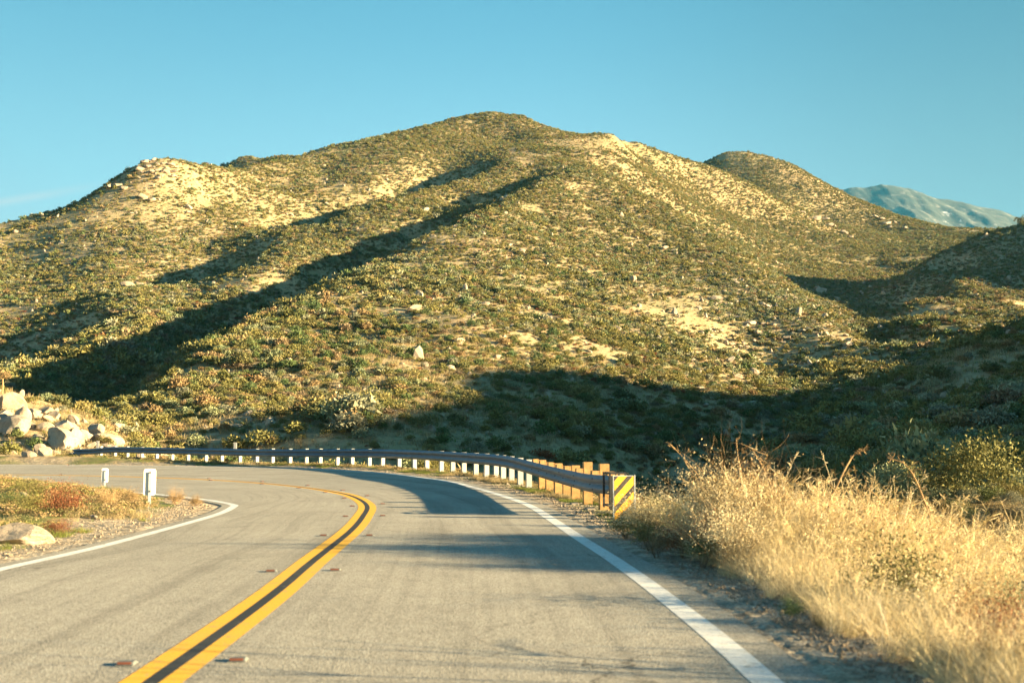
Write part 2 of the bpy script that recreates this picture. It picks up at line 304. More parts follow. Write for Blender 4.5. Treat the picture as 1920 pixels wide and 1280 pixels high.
def m_simple(name,col,rough=.8,metal=0,var=.15,scale=6,bumpd=0,spec=.3):
    m,nt,b=mat(name); p=oco(nt)
    c=mixc(nt,1.0,col,ramp(nt,noise(nt,scale,5,.65,p),[(.3,K3(1-var)),(.7,K3(1+var*.6))]),'MULTIPLY')
    nt.links.new(c,b.inputs['Base Color']); b.inputs['Roughness'].default_value=rough; b.inputs['Metallic'].default_value=metal; b.inputs['Specular IOR Level'].default_value=spec
    if bumpd: bump(nt,b,noise(nt,scale*2,5,.6,p),.5,bumpd)
    return m
def m_leaf(name,cols,trans=.12):
    m,nt,b=mat(name); oi=N(nt,'ShaderNodeObjectInfo')
    n=len(cols); c=ramp(nt,oi.outputs['Random'],[((i+.5)/n,c) for i,c in enumerate(cols)])
    p=N(nt,'ShaderNodeNewGeometry'); r2=ramp(nt,p.outputs['Random Per Island'],[(0,K3(.62)),(1,K3(1.35))])
    c=mixc(nt,1.0,c,r2,'MULTIPLY')
    nt.links.new(c,b.inputs['Base Color']); b.inputs['Roughness'].default_value=.8; b.inputs['Specular IOR Level'].default_value=.15
    tr=N(nt,'ShaderNodeBsdfTranslucent'); nt.links.new(c,tr.inputs[0]); ms=N(nt,'ShaderNodeMixShader'); ms.inputs[0].default_value=trans
    nt.links.new(b.outputs[0],ms.inputs[1]); nt.links.new(tr.outputs[0],ms.inputs[2])
    nt.links.new(ms.outputs[0],nt.nodes['Material Output'].inputs[0]); return m
def m_rock():
    m,nt,b=mat('granite'); oi=N(nt,'ShaderNodeObjectInfo'); p=oco(nt); ad=N(nt,'ShaderNodeVectorMath',operation='ADD'); nt.links.new(p,ad.inputs[0]); nt.links.new(oi.outputs['Location'],ad.inputs[1]); p=ad.outputs[0]
    c=ramp(nt,oi.outputs['Random'],[(0,(.38,.30,.215)),(.5,(.45,.37,.28)),(1,(.34,.29,.23))])
    c=mixc(nt,1.0,c,ramp(nt,noise(nt,1.3,6,.7,p),[(.3,(.55,.55,.52)),(.5,(.95,.95,.95)),(.75,(1.12,1.1,1.05))]),'MULTIPLY')
    c=mixc(nt,1.0,c,ramp(nt,noise(nt,14,5,.7,p),[(.3,K3(.75)),(.65,K3(1.08))]),'MULTIPLY')
    c=mixc(nt,ramp(nt,noise(nt,.7,5,.6,p),[(.62,K3(0)),(.7,K3(.6))]),c,(.33,.2,.1))
    nt.links.new(c,b.inputs['Base Color']); b.inputs['Roughness'].default_value=.9; b.inputs['Specular IOR Level'].default_value=.2
    bump(nt,b,noise(nt,3.5,7,.7,p),.6,.15); return m
M={}
M['ground']=m_ground(); M['road']=m_road(); M['rock']=m_rock()
M['white_line']=m_paint('white_road_paint',(.74,.74,.70),(.38,.35,.29),.5)
M['yellow']=m_paint('yellow_road_paint',(.78,.42,.04),(.44,.31,.14),.45)
M['black_line']=m_paint('black_road_paint',(.03,.034,.036),(.09,.09,.085),.4)
M['galv']=m_simple('galvanized_steel',(.10,.145,.20),.5,.3,.25,3,.002,.5)
M['white_post']=m_simple('white_painted_post',(.40,.40,.39),.6,0,.12,5,0,.3)
M['wood']=m_simple('weathered_timber',(.47,.28,.115),.85,0,.35,9,.004,.2)
M['steel_post']=m_simple('pole_steel',(.40,.44,.46),.5,.5,.2,4,0,.4)
M['paddle']=m_simple('white_marker_face',(.74,.74,.70),.5,0,.08,5,0,.3)
M['black']=m_simple('black_plastic',(.02,.022,.025),.5,0,.2,4,0,.4)
M['sign_yellow']=m_simple('reflective_yellow',(.85,.42,.02),.5,0,.12,7,0,.4)
M['sign_black']=m_simple('worn_black_sheeting',(.035,.033,.03),.6,0,.9,9,0,.4)
M['orange']=m_simple('orange_reflector',(.17,.06,.035),.55,0,.2,20,0,.3)
M['marker']=m_simple('marker_body',(.13,.145,.14),.7,0,.3,20,0,.3)
M['concrete']=m_simple('concrete_pad',(.28,.25,.21),.9,0,.25,5,.01,.2)
M['bark']=m_simple('bark',(.20,.13,.08),.95,0,.3,6,.01,.1)
M['stalk']=m_simple('dry_stalk',(.40,.27,.14),.9,0,.35,8,0,.15)
M['shrub_green']=m_leaf('olive_green_leaves',[(0.224,0.203,0.069),(0.158,0.161,0.055),(0.291,0.245,0.097),(0.125,0.135,0.058)])
M['shrub_sage']=m_leaf('sage_grey_leaves',[(0.265,0.286,0.156),(0.205,0.246,0.135),(0.330,0.328,0.201),(0.225,0.226,0.156)])
M['shrub_bright']=m_leaf('fresh_green_leaves',[(0.117,0.162,0.058),(0.093,0.140,0.058),(0.153,0.179,0.069)])
M['shrub_brown']=m_leaf('dry_brown_leaves',[(0.273,0.190,0.095),(0.341,0.245,0.122),(0.227,0.172,0.109)])
M['shrub_rust']=m_leaf('rust_red_leaves',[(.23,.085,.035),(.28,.12,.05),(.19,.07,.035)])
M['grass_gold']=m_leaf('golden_grass_blades',[(0.728,0.613,0.358),(0.826,0.719,0.461),(0.630,0.497,0.272),(0.776,0.678,0.473)],.35)
M['grass_green']=m_leaf('green_grass_blades',[(.14,.20,.035),(.19,.23,.05),(.24,.22,.07)],.3)
M['grass_dry']=m_leaf('short_dry_grass',[(0.451,0.357,0.197),(0.379,0.286,0.148),(0.325,0.275,0.148)],.3)
# ---------------------------------------------------------------- helpers
rng=np.random.default_rng(7); random.seed(7)
def tag(o,label=None,cat=None,group=None,kind=None):
    if label: o['label']=label
    if cat: o['category']=cat
    if group: o['group']=group
    if kind: o['kind']=kind
    return o
def mesh(name,V,Fc,m=None,smooth=False):
    me=bpy.data.meshes.new(name); me.from_pydata([tuple(map(float,v)) for v in V],[],[tuple(int(i) for i in f) for f in Fc])
    if m: 
        for q in (m if isinstance(m,(list,tuple)) else [m]): me.materials.append(q)
    if smooth: me.polygons.foreach_set('use_smooth',[True]*len(me.polygons))
    me.update(); return me
def obj(name,me,parent=None,loc=None):
    o=bpy.data.objects.new(name,me); COL.objects.link(o)
    if parent: o.parent=parent
    if loc is not None: o.location=loc
    return o
def empty(name,loc,rz=0):
    o=bpy.data.objects.new(name,None); COL.objects.link(o); o.location=loc; o.rotation_euler=(0,0,rz); o.empty_display_size=.2; return o
class MB:
    def __init__(s): s.V=[];s.F=[];s.mi=[]
    def box(s,c,d,rot=None,mi=0,bev=0):
        d=np.array(d)/2.; n=len(s.V)
        for sx in(-1,1):
            for sy in(-1,1):
                for sz in(-1,1):
                    v=Vector((sx*d[0],sy*d[1],sz*d[2]))
                    if rot is not None: v=rot@v
                    s.V.append((c[0]+v.x,c[1]+v.y,c[2]+v.z))
        for f in((0,1,3,2),(4,6,7,5),(0,4,5,1),(2,3,7,6),(0,2,6,4),(1,5,7,3)): s.F.append([n+i for i in f]); s.mi.append(mi)
    def tube(s,pts,rad,seg=6,mi=0):
        pts=[Vector(p) for p in pts]; n0=len(s.V); k=len(pts)
        for i,p in enumerate(pts):
            t=(pts[min(i+1,k-1)]-pts[max(i-1,0)]).normalized(); a=t.orthogonal().normalized(); b=t.cross(a)
            r=rad[i] if hasattr(rad,'__len__') else rad
            for j in range(seg):
                q=p+(a*math.cos(2*math.pi*j/seg)+b*math.sin(2*math.pi*j/seg))*r; s.V.append(tuple(q))
        for i in range(k-1):
            for j in range(seg):
                a=n0+i*seg+j;b=n0+i*seg+(j+1)%seg; s.F.append([a,b,b+seg,a+seg]); s.mi.append(mi)
        s.F.append([n0+j for j in range(seg)][::-1]); s.F.append([n0+(k-1)*seg+j for j in range(seg)]); s.mi+= [mi,mi]
    def me(s,name,m,smooth=False):
        me=mesh(name,s.V,s.F,m,smooth); me.polygons.foreach_set('material_index',s.mi); return me
    def obj(s,name,m,parent=None,loc=None,smooth=False): return obj(name,s.me(name,m,smooth),parent,loc)
def grid_faces(nr,nc):
    i=np.arange(nr-1)[:,None]*nc+np.arange(nc-1)[None]; i=i.ravel()
    return np.stack([i,i+1,i+nc+1,i+nc],1)
def np_mesh(name,V,Fq,m,smooth=True,k=4):
    me=bpy.data.meshes.new(name); V=np.asarray(V,np.float32); Fq=np.asarray(Fq,np.int32)
    me.vertices.add(len(V)); me.vertices.foreach_set('co',V.ravel()); me.loops.add(Fq.size); me.loops.foreach_set('vertex_index',Fq.ravel())
    me.polygons.add(len(Fq)); me.polygons.foreach_set('loop_start',np.arange(0,Fq.size,k,dtype=np.int32)); me.polygons.foreach_set('loop_total',np.full(len(Fq),k,np.int32))
    if smooth: me.polygons.foreach_set('use_smooth',np.ones(len(Fq),bool))
    me.update(calc_edges=True); me.validate()
    if m: me.materials.append(m)
    return me
# ---------------------------------------------------------------- road surface
ext=lambda a,b,d: a+(a-b)/np.maximum(np.linalg.norm(a-b,axis=1,keepdims=True),.1)*d   # push a away from b
def edge_off(C,d):
    t=np.gradient(C,axis=0); n=np.stack([t[:,1],-t[:,0]],1); n/=np.linalg.norm(n,axis=1,keepdims=True); s=np.sign(((C-cenC)[:,:2]*n).sum(1,keepdims=True)); s=np.sign(np.median(s)); q=C.copy(); q[:,:2]+=n*s*d; return q
padO=edge_off(outC,.35); padI=edge_off(innC,.26)
cols=[padI]+[innC+(cenC-innC)*t for t in (0,.25,.5,.75)]+[cenC+(outC-cenC)*t for t in (0,.25,.5,.75,1)]+[padO]
RD=np.stack(cols,1); nc=RD.shape[1]                 # station x column x 3
# surface samples for the ground to follow
S_=[]
for i in range(0,NST-1):
    ns=max(1,int(np.linalg.norm(RD[i+1,5]-RD[i,5])/.16))
    for k in range(ns):
        r=RD[i]+(RD[i+1]-RD[i])*k/ns
        for j in range(nc-1):
            m_=max(1,int(np.linalg.norm(r[j+1]-r[j])/.16))
            for q in range(m_): S_.append(r[j]+(r[j+1]-r[j])*q/m_)
        S_.append(r[-1])
S_=np.array(S_); kd=KDTree(len(S_))
for i,p in enumerate(S_): kd.insert((p[0],p[1],0),i)
kd.balance()
raildense=resamp(catmull(RAILP,10),260)
def sstep(a,b,x): t=np.clip((x-a)/(b-a),0,1); return t*t*(3-2*t)
def hgt(x,y):
    x=np.asarray(x,float);y=np.asarray(y,float); z=rbf_eval(x,y); r=np.hypot(x,y-10)
    near=(x>-85)&(x<14)&(y>-65)&(y<80)
    d=np.full(x.shape,99.); zr=np.zeros(x.shape)
    for i in np.flatnonzero(near.ravel()):
        c,k,dd=kd.find((x.flat[i],y.flat[i],0)); d.flat[i]=dd; zr.flat[i]=S_[k,2]
    off=sstep(1,12,d)
    z=z+fbm(x,y,46,3,3)*3.2*sstep(90,220,r)+fbm(x,y,13,3,5)*1.1*sstep(45,110,r)+fbm(x,y,3.2,3,8)*.22*off+fbm(x,y,.9,3,9)*.07*sstep(.6,4,d)
    # rail line carries its own level
    z=np.where(d<6, zr*(1-sstep(.45,3.0,d))+z*sstep(.45,3.0,d)-.012*(1-sstep(.10,.15,d))-.004, z)
    return z,d
# ---------------------------------------------------------------- ground: one sheet, polar round the camera
ang=np.concatenate([np.arange(-180,-50,1.6),np.arange(-50,-33,.5),np.arange(-33,33,.115),np.arange(33,100,.5),np.arange(100,180.1,1.6)])*math.pi/180
rad=[0.8]
while rad[-1]<2400: rad.append(rad[-1]*(1.0105 if 7<rad[-1]<950 else 1.018)+.002)
rad=np.array(rad); A_,R_=np.meshgrid(ang,rad); gx=R_*np.sin(A_); gy=R_*np.cos(A_)
gz,gd=hgt(gx,gy)
# beyond the surveyed country the land falls away to a plain
farm=sstep(1050,1500,R_); gz=gz*(1-farm)+(-40)*farm
farb=sstep(300,700,-gy)*1.0; gz=gz*(1-farb)+0*farb; farl=sstep(520,900,np.abs(gx)); gz=np.where(farl>0,gz*(1-farl)+(np.clip(gz,-60,60))*farl,gz)
V=np.stack([gx.ravel(),gy.ravel(),gz.ravel()],1)
Fg=grid_faces(len(rad),len(ang))[:, ::-1]
gme=np_mesh('ground',V,Fg,M['ground'])
dr=gd.ravel(); railkd=KDTree(len(raildense))
for i,p in enumerate(raildense): railkd.insert((p[0],p[1],0),i)
railkd.balance()
vg=np.zeros((len(V),4),np.float32); vg[:,3]=1
nz=fbm(V[:,0],V[:,1],2.2,3,21); nz2=fbm(V[:,0],V[:,1],.7,2,22)
vg[:,0]=np.clip((1-sstep(.6,2.4,dr+nz*1.5))*1.0,0,1)
isl=(V[:,0]<-4)&(V[:,1]<44)&(dr<14)
vg[:,1]=np.where(isl&(dr>.9),np.clip(.35+nz*2.2,0,.9),0)
band=(V[:,1]>13)&(V[:,1]<80)&(dr>.5)&(dr<8)&~isl
vg[:,1]=np.where(band,np.clip(.25+nz*1.8,0,.8),vg[:,1])
ca=gme.color_attributes.new('verge','FLOAT_COLOR','POINT'); ca.data.foreach_set('color',vg.ravel())
ground_o=tag(obj('ground',gme),'scrubby tan hillsides and roadside soil','ground',kind='structure')
bv=BVHTree.FromPolygons(V.tolist(),Fg.tolist(),all_triangles=False)
print('ground',len(V),time.time()-T0)
def gz_at(x,y):
    h=bv.ray_cast(Vector((x,y,900)),Vector((0,0,-1))); return h[0].z if h[0] else 0.
def phit(px,py,dmin=3.0):
    d=Vector(ray(px,py)).normalized(); o=Vector((0,0,CH))
    h=bv.ray_cast(o+d*dmin,d); return h[0]
def proj(p):
    q=np.array(p,float)-np.array([0,0,CH]); f=q[...,1]*cp+q[...,2]*sp_
    return 960+F*q[...,0]/f, 640-F*(-q[...,1]*sp_+q[...,2]*cp)/f
def visible(p,up=1.5):
    q=Vector(p)+Vector((0,0,up)); o=Vector((0,0,CH)); d=q-o; L_=d.length
    return bv.ray_cast(o,d.normalized(),L_-2.0)[0] is None
# ---------------------------------------------------------------- road mesh
Vr=RD.reshape(-1,3); fr=grid_faces(NST,nc)
for cidx,flip in ((0,1),(nc-1,0)):                     # the slab's thickness along both edges
    n0=len(Vr); e_=RD[:,cidx]; low=e_-np.array([0,0,.09]); Vr=np.concatenate([Vr,np.stack([e_,low],1).reshape(-1,3)]); q_=grid_faces(NST,2)+n0; fr=np.concatenate([fr,q_])
rme=np_mesh('road',Vr,fr,M['road']); uvl=rme.uv_layers.new(name='lane')
arc=np.r_[0,np.cumsum(np.linalg.norm(np.diff(RD[:,5],axis=0),axis=1))]
off=np.linalg.norm(RD-RD[:,5:6],axis=2)*np.array([-1]*5+[1]*(nc-5))
uvv=np.stack([off.ravel(),np.repeat(arc,nc)],1); uvv=np.concatenate([uvv,np.zeros((len(Vr)-len(uvv),2))]); li=np.zeros(len(rme.loops),np.int32); rme.loops.foreach_get('vertex_index',li)
uvl.data.foreach_set('uv',uvv[li].astype(np.float32).ravel())
road_o=tag(obj('road',rme),'curving two lane pale asphalt road','road',kind='structure')
def lane_strip(name,C,side_a,side_b,mt,lift,label):
    t=np.gradient(C,axis=0); n=np.stack([t[:,1],-t[:,0]],1); n/=np.linalg.norm(n,axis=1,keepdims=True)
    # local cross slope toward the outer line
    dv=outC-innC; sl_=dv[:,2]/np.maximum(np.hypot(dv[:,0],dv[:,1]),.1); sg=np.sign((dv[:,:2]*n).sum(1))
    def off_(d): 
        p=C.copy(); p[:,:2]+=n*d; p[:,2]+=sl_*sg*d+lift; return p
    m_=np.stack([off_(side_a),off_(side_b)],1).reshape(-1,3)
    o=obj(name,np_mesh(name,m_,grid_faces(len(C),2),mt)); return tag(o,label,'road marking',kind='structure')
lane_strip('edge_line',outC,-.095,.095,M['white_line'],.0022,'worn white edge line on the outer side of the bend')
lane_strip('edge_line',innC,-.08,.08,M['white_line'],.0022,'white edge line round the inside of the bend')
lane_strip('center_line',cenC,-.185,-.05,M['yellow'],.0022,'yellow centre stripe nearer the inside of the bend')
lane_strip('center_line',cenC,.05,.185,M['yellow'],.0022,'yellow centre stripe nearer the guardrail')
lane_strip('center_line',cenC,-.05,.05,M['black_line'],.0026,'black stripe painted between the two yellow stripes')
# ---------------------------------------------------------------- raised pavement markers
mb=MB(); a,b_,h_=.058,.042,.019
mb.V=[(-a,-a,0),(a,-a,0),(a,a,0),(-a,a,0),(-a*.85,-b_*.6,h_),(a*.85,-b_*.6,h_),(a*.85,b_*.6,h_),(-a*.85,b_*.6,h_)]
mb.F=[(0,1,5,4),(1,2,6,5),(2,3,7,6),(3,0,4,7),(4,5,6,7)]; mb.mi=[0]*5
body_me=mb.me('housing',M['marker'])
lens=MB(); lens.box((0,-.052,.0105),(.085,.004,.017),Euler((math.radians(-38),0,0)).to_matrix()); lens.V=[(x,y+.006,z+.004) for x,y,z in lens.V]; lens_me=lens.me('reflector',M['orange'])
kc=KDTree(len(cenC))
for i,p in enumerate(cenC): kc.insert((p[0],p[1],0),i)
kc.balance(); tc=np.gradient(cenC,axis=0)
def side_pt(px,py,dd):
    g=ground(px,py,0.); c,i,d=kc.find((g[0],g[1],0)); t=tc[i]/np.linalg.norm(tc[i]); n=np.array([t[1],-t[0]]); s=np.sign((g[:2]-cenC[i][:2])@n)
    p=cenC[i][:2]+((g[:2]-cenC[i][:2])@t[:2])*t[:2]+s*n*dd; 
    return (p[0],p[1],gz_road(p[0],p[1])+.003),math.atan2(t[1],t[0])-math.pi/2
def gz_road(x,y): c,k,d=kd.find((x,y,0)); return S_[k][2]
RM=[(435,1238),(625,1069),(690,1004),(713,967),(703,945),(680,930),(640,920),(580,911),(505,903),(400,897.5),(285,894),
    (270,1245),(533,1071),(628,1004),(664,968),(664,949),(648,934),(612,923),(555,915),(480,907.5),(375,901),(262,897)]
words=['first','second','third','fourth','fifth','sixth','seventh','eighth','ninth','tenth','eleventh']
for i,(px,py) in enumerate(RM):
    l,rz=side_pt(px,py,.36 if i<11 else .31); e=empty('pavement_marker',l,rz); k=i%11
    obj('housing',body_me,e); obj('reflector',lens_me,e)
    tag(e,'%s raised pavement marker from the camera on the %s side of the double yellow line'%(words[k],'right' if i<11 else 'left'),'road marker','raised pavement markers along the double yellow line')
# ---------------------------------------------------------------- guardrail
gr=empty('guardrail',tuple(RAILP[0])); g0=Vector(gr.location)
tag(gr,'long galvanized guardrail on white posts bending round the outside of the curve','guardrail')
RC=raildense.copy()
for i in range(len(RC)): RC[i,2]=max(RC[i,2],gz_at(RC[i,0],RC[i,1])-.04)
RC[:,2]=np.convolve(np.r_[[RC[0,2]]*6,RC[:,2],[RC[-1,2]]*6],np.ones(13)/13,'valid')
tR=np.gradient(RC,axis=0); nR=np.stack([tR[:,1],-tR[:,0]],1); nR/=np.linalg.norm(nR,axis=1,keepdims=True)
# make n point to the road
if (nR[100]@(cenC[60][:2]-RC[100][:2]))<0: nR=-nR
prof=[(0,.0),(.012,.018),(.07,.052),(.082,.075),(.07,.098),(.012,.138),(.0,.155),(.012,.172),(.07,.212),(.082,.235),(.07,.258),(.012,.292),(0,.31)]
prof=[(a,b*1.15) for a,b in prof]; prof=prof+[(a-.006,b) for a,b in prof[::-1]]
Hb=.34
pv=np.zeros((len(RC),len(prof)+1,3))
for j,(a,b) in enumerate(prof+[prof[0]]):
    pv[:,j,:2]=RC[:,:2]+nR*(a); pv[:,j,2]=RC[:,2]+Hb+b
# far end turns down into the bank
tail=np.clip((np.arange(len(RC))-(len(RC)-22))/22.,0,1)[:,None]; pv[:,:,2]-=tail*.25
ro=obj('rail_beam',np_mesh('rail_beam',(pv.reshape(-1,3)-np.array(g0)),grid_faces(len(RC),len(prof)+1),M['galv'],smooth=False),gr)
# bolts on the beam
RP=[proj(p+np.array([0,0,.5]))[0] for p in RC]; RPa=np.array(RP)
def rail_at(px): i=int(np.argmin(np.abs(RPa-px))); return RC[i],nR[i],i
steel=[187,212,237,264,293,321,352,384,414,446,478,509,540,570,600,629,658,687,716,746,772,797,822,845,867,888,907,924,940,955,970,985]
pm=MB(); pm.box((0,0,.21),(.125,.15,1.04)); pm.box((0,.0,.735),(.132,.157,.012)); post_me=pm.me('post',M['white_post'])
wm=MB(); wm.box((0,0,.2),(.19,.19,1.22)); wood_me=wm.me('post',M['wood'])
bm_=MB(); bm_.box((0,0,.56),(.185,.15,.36)); block_me=bm_.me('blockout',M['wood'])
bolt_m=MB(); bolt_m.tube([(0,0,0),(0,.033,0)],.014,6); bolt_me=bolt_m.me('bolt',M['black'])
def add_bolt(v,n_):
    o=obj('bolt',bolt_me,gr,Vector(v)-g0); o.rotation_euler=(0,0,math.atan2(n_[1],n_[0])-math.pi/2)
for px in steel:
    p,n,i=rail_at(px); c=p[:2]-n*.09
    o=obj('post',post_me,gr,Vector((c[0],c[1],gz_at(c[0],c[1])*.5+p[2]*.5))-g0); o.rotation_euler=(0,0,math.atan2(n[1],n[0])+math.pi/2); o['label']='white square guardrail post'
wood=[(998,.80),(1011,.78),(1026,.80),(1041,.78),(1058,.83),(1080,.95),(1108,.95),(1134,.80)]
for px,hh in wood:
    p,n,i=rail_at(px); c=p[:2]-n*.27; z=gz_at(c[0],c[1])*.3+p[2]*.7
    o=obj('post',wood_me,gr,Vector((c[0],c[1],z+hh-.81-.04))-g0); o.rotation_euler=(0,0,math.atan2(n[1],n[0])+math.pi/2+random.uniform(-.05,.05)); o['label']='orange brown square timber post'
    c=p[:2]-n*.085; o=obj('blockout',block_me,gr,Vector((c[0],c[1],p[2]+.03))-g0); o.rotation_euler=(0,0,math.atan2(n[1],n[0])+math.pi/2)
    add_bolt((p[0],p[1],p[2]+Hb+.155),n)
for i in (6,15,24,34):
    p,n=RC[i],nR[i]
    for dz in (.07,.28): add_bolt((p[0]+n[0]*.06,p[1]+n[1]*.06,p[2]+Hb+dz),n)
# concrete pads at the feet of the two tall timber posts
for px in (1080,1108):
    p,n,i=rail_at(px); c=p[:2]+n*.02; q=MB(); q.box((0,0,0),(.27,.16,.09),Euler((.04,.03,0)).to_matrix()); o=q.obj('footing',M['concrete'],gr,Vector((c[0],c[1],p[2]-.02))-g0); o.rotation_euler=(0,0,math.atan2(n[1],n[0])+math.pi/2)
# end terminal: open black box frame round the beam end
p=RC[0]; t=Vector((-tR[0][0],-tR[0][1],0)).normalized(); n=Vector((nR[0][0],nR[0][1],0)); et=MB()
R3=Matrix((t,n,Vector((0,0,1)))).transposed()
def loc3(a,b,c): return tuple(Vector(p)+t*a+n*b+Vector((0,0,c))-g0)
for a in (-.28,.12):
    for b in (-.14,.16): et.box(loc3(a,b,.44),(.035,.035,.66),R3)
    for c in (.16,.75): et.box(loc3(a,.01,c),(.035,.335,.035),R3)
for b in (-.14,.16):
    for c in (.16,.75): et.box(loc3(-.08,b,c),(.365,.035,.035),R3)
et.obj('end_terminal',M['black'],gr)
ip=MB(); ip.box(loc3(.165,.01,.40),(.03,.34,.62),R3); ip.obj('impact_plate',M['black'],gr)
# ---------------------------------------------------------------- striped hazard sign
D_=19.1; tl=at(1149.5,893,D_); trr=at(1190,891,D_); wS=trr[0]-tl[0]; hS=.86; sg=empty('hazard_sign',((tl[0]+trr[0])/2,D_,trr[2]-hS-.25),math.radians(14))
tag(sg,'yellow and black diagonally striped panel standing at the near end of the guardrail','sign')
pl=MB(); pl.box((0,.012,.25+hS/2),(wS,.018,hS)); pl.obj('panel',M['steel_post'],sg)
def clip_poly(poly,f):
    out=[]
    for i in range(len(poly)):
        a,b=poly[i],poly[(i+1)%len(poly)]; fa,fb=f(a),f(b)
        if fa>=0: out.append(a)
        if fa*fb<0: t=fa/(fa-fb); out.append((a[0]+(b[0]-a[0])*t,a[1]+(b[1]-a[1])*t))
    return out
x0,x1=-wS/2+.012,wS/2-.012; z0,z1=.262,.25+hS-.012; sl45=1.05; per=.28; off0=z1-.10-sl45*(-wS/2)
for k in range(-1,9):
    hi=off0-(k//2)*per-(k%2)*.165; lo=hi-(.165 if k%2==0 else .115); poly=[(x0,z0),(x1,z0),(x1,z1),(x0,z1)]
    poly=clip_poly(poly,lambda q:hi+sl45*q[0]-q[1]) 
    if len(poly)>2: poly=clip_poly(poly,lambda q:q[1]-(lo+sl45*q[0]))
    if len(poly)<3: continue
    n3=len(poly); Vp=[(x,-.001,z) for x,z in poly]+[(x,.003,z) for x,z in poly]; Fp=[list(range(n3))]+[[i,(i+1)%n3,(i+1)%n3+n3,i+n3] for i in range(n3)]
    obj('stripe',mesh('stripe',Vp,Fp,M['sign_yellow'] if k%2==0 else M['sign_black']),sg)['label']='yellow stripe' if k%2==0 else 'black stripe'
e1=MB(); e1.box((wS/2+.012,.02,.25+hS/2),(.02,.05,hS+.02)); e1.box((-wS/2-.006,.01,.25+hS/2),(.012,.024,hS)); e1.obj('edge_strip',M['steel_post'],sg)
pp=MB(); pp.box((0,.06,.42),(.05,.05,1.1)); pp.obj('post',M['steel_post'],sg)
# ---------------------------------------------------------------- delineator paddles
def paddle(px,pybase,pytop,pybot,wpx,z,label,round_=True,polec=True):
    b=ground(px,pybase,z); D=b[1]; zt=at(px,pytop,D)[2]; zb=at(px,pybot,D)[2]; zg=gz_at(b[0],D); e=empty('marker_post',(b[0],D,zg),math.radians(24)); w_=wpx*D/2000*1.06
    tag(e,label,'marker post','white roadside marker posts')
    # rounded-corner panel
    r=.045; pts=[]; h0,h1=zb-zg,zt-zg
    for cx,cz,a0 in ((w_/2-r,h1-r,0),(-w_/2+r,h1-r,90),(-w_/2+r,h0+r,180),(w_/2-r,h0+r,270)):
        for k in range(5): a=math.radians(a0+k*22.5); pts.append((cx+r*math.cos(a),cz+r*math.sin(a)))
    n3=len(pts); Vp=[(x,-.004,z_) for x,z_ in pts]+[(x,.006,z_) for x,z_ in pts]
    obj('panel',mesh('panel',Vp,[list(range(n3))[::-1],list(range(n3,2*n3))]+[[i,(i+1)%n3,(i+1)%n3+n3,i+n3] for i in range(n3)],M['paddle']),e)
    q=MB(); q.box((0,-.026 if polec else .03,(h1-.06-.25)/2),(.055,.038,h1-.06+.25)); q.obj('pole',M['steel_post'],e)
    for zz in (h1-.07,h0+.08): q=MB(); q.box((0,-.05 if polec else .05,zz),(.03,.012,.03)); q.obj('bolt',M['black'],e)
    return e
paddle(279,961,878.5,928,20.5,-.06,'larger white rounded marker on a grey pole standing in the roadside weeds')
paddle(196,917,877.5,904,11,-.08,'smaller white rounded marker post farther back on the traffic island edge')
for px,top,D,lab in ((441,829,66,'thin white post rising behind the guardrail below the sunny hillside'),(183.5,826,77.5,'thin white post behind the far end of the guardrail by the boulders')):
    q=at(px,top,D); zg=gz_at(q[0],D); e=empty('marker_post',(q[0],D,zg)); b=MB(); b.box((0,0,(q[2]-zg)/2-.15),(.2,.05,q[2]-zg+.3)); b.obj('post',M['white_post'],e)
    c=MB(); c.box((0,-.03,(q[2]-zg)-.2),(.15,.01,.25)); c.obj('reflector_panel',M['white_post'],e); tag(e,lab,'marker post','white roadside marker posts')
# ordinal labels, counted from the left inside each place
ORDW=['first','second','third','fourth','fifth','sixth','seventh','eighth','ninth','tenth','eleventh','twelfth','thirteenth','fourteenth','fifteenth','sixteenth','seventeenth','eighteenth','nineteenth','twentieth']
def number(items):            # items: (object, px, what, where)
    g={}
    for o,x_,wh,pl in items: g.setdefault((wh,pl),[]).append((x_,o))
    for (wh,pl),L_ in g.items():
        L_.sort(key=lambda t:t[0])
        for k,(x_,o) in enumerate(L_):
            if len(L_)==1: o['label']=wh+' '+pl
            else: o['label']=(('leftmost' if k==0 else 'rightmost' if k==len(L_)-1 else ORDW[k] if k<20 else ORDW[(k-20)%20]+' of the right hand half')+' '+wh+(' from the left ' if 0<k<len(L_)-1 and k<20 else ' ')+pl)
            if len(o['label'].split())>16: o['label']=o['label'].replace(' from the left','')
print('furniture',time.time()-T0)
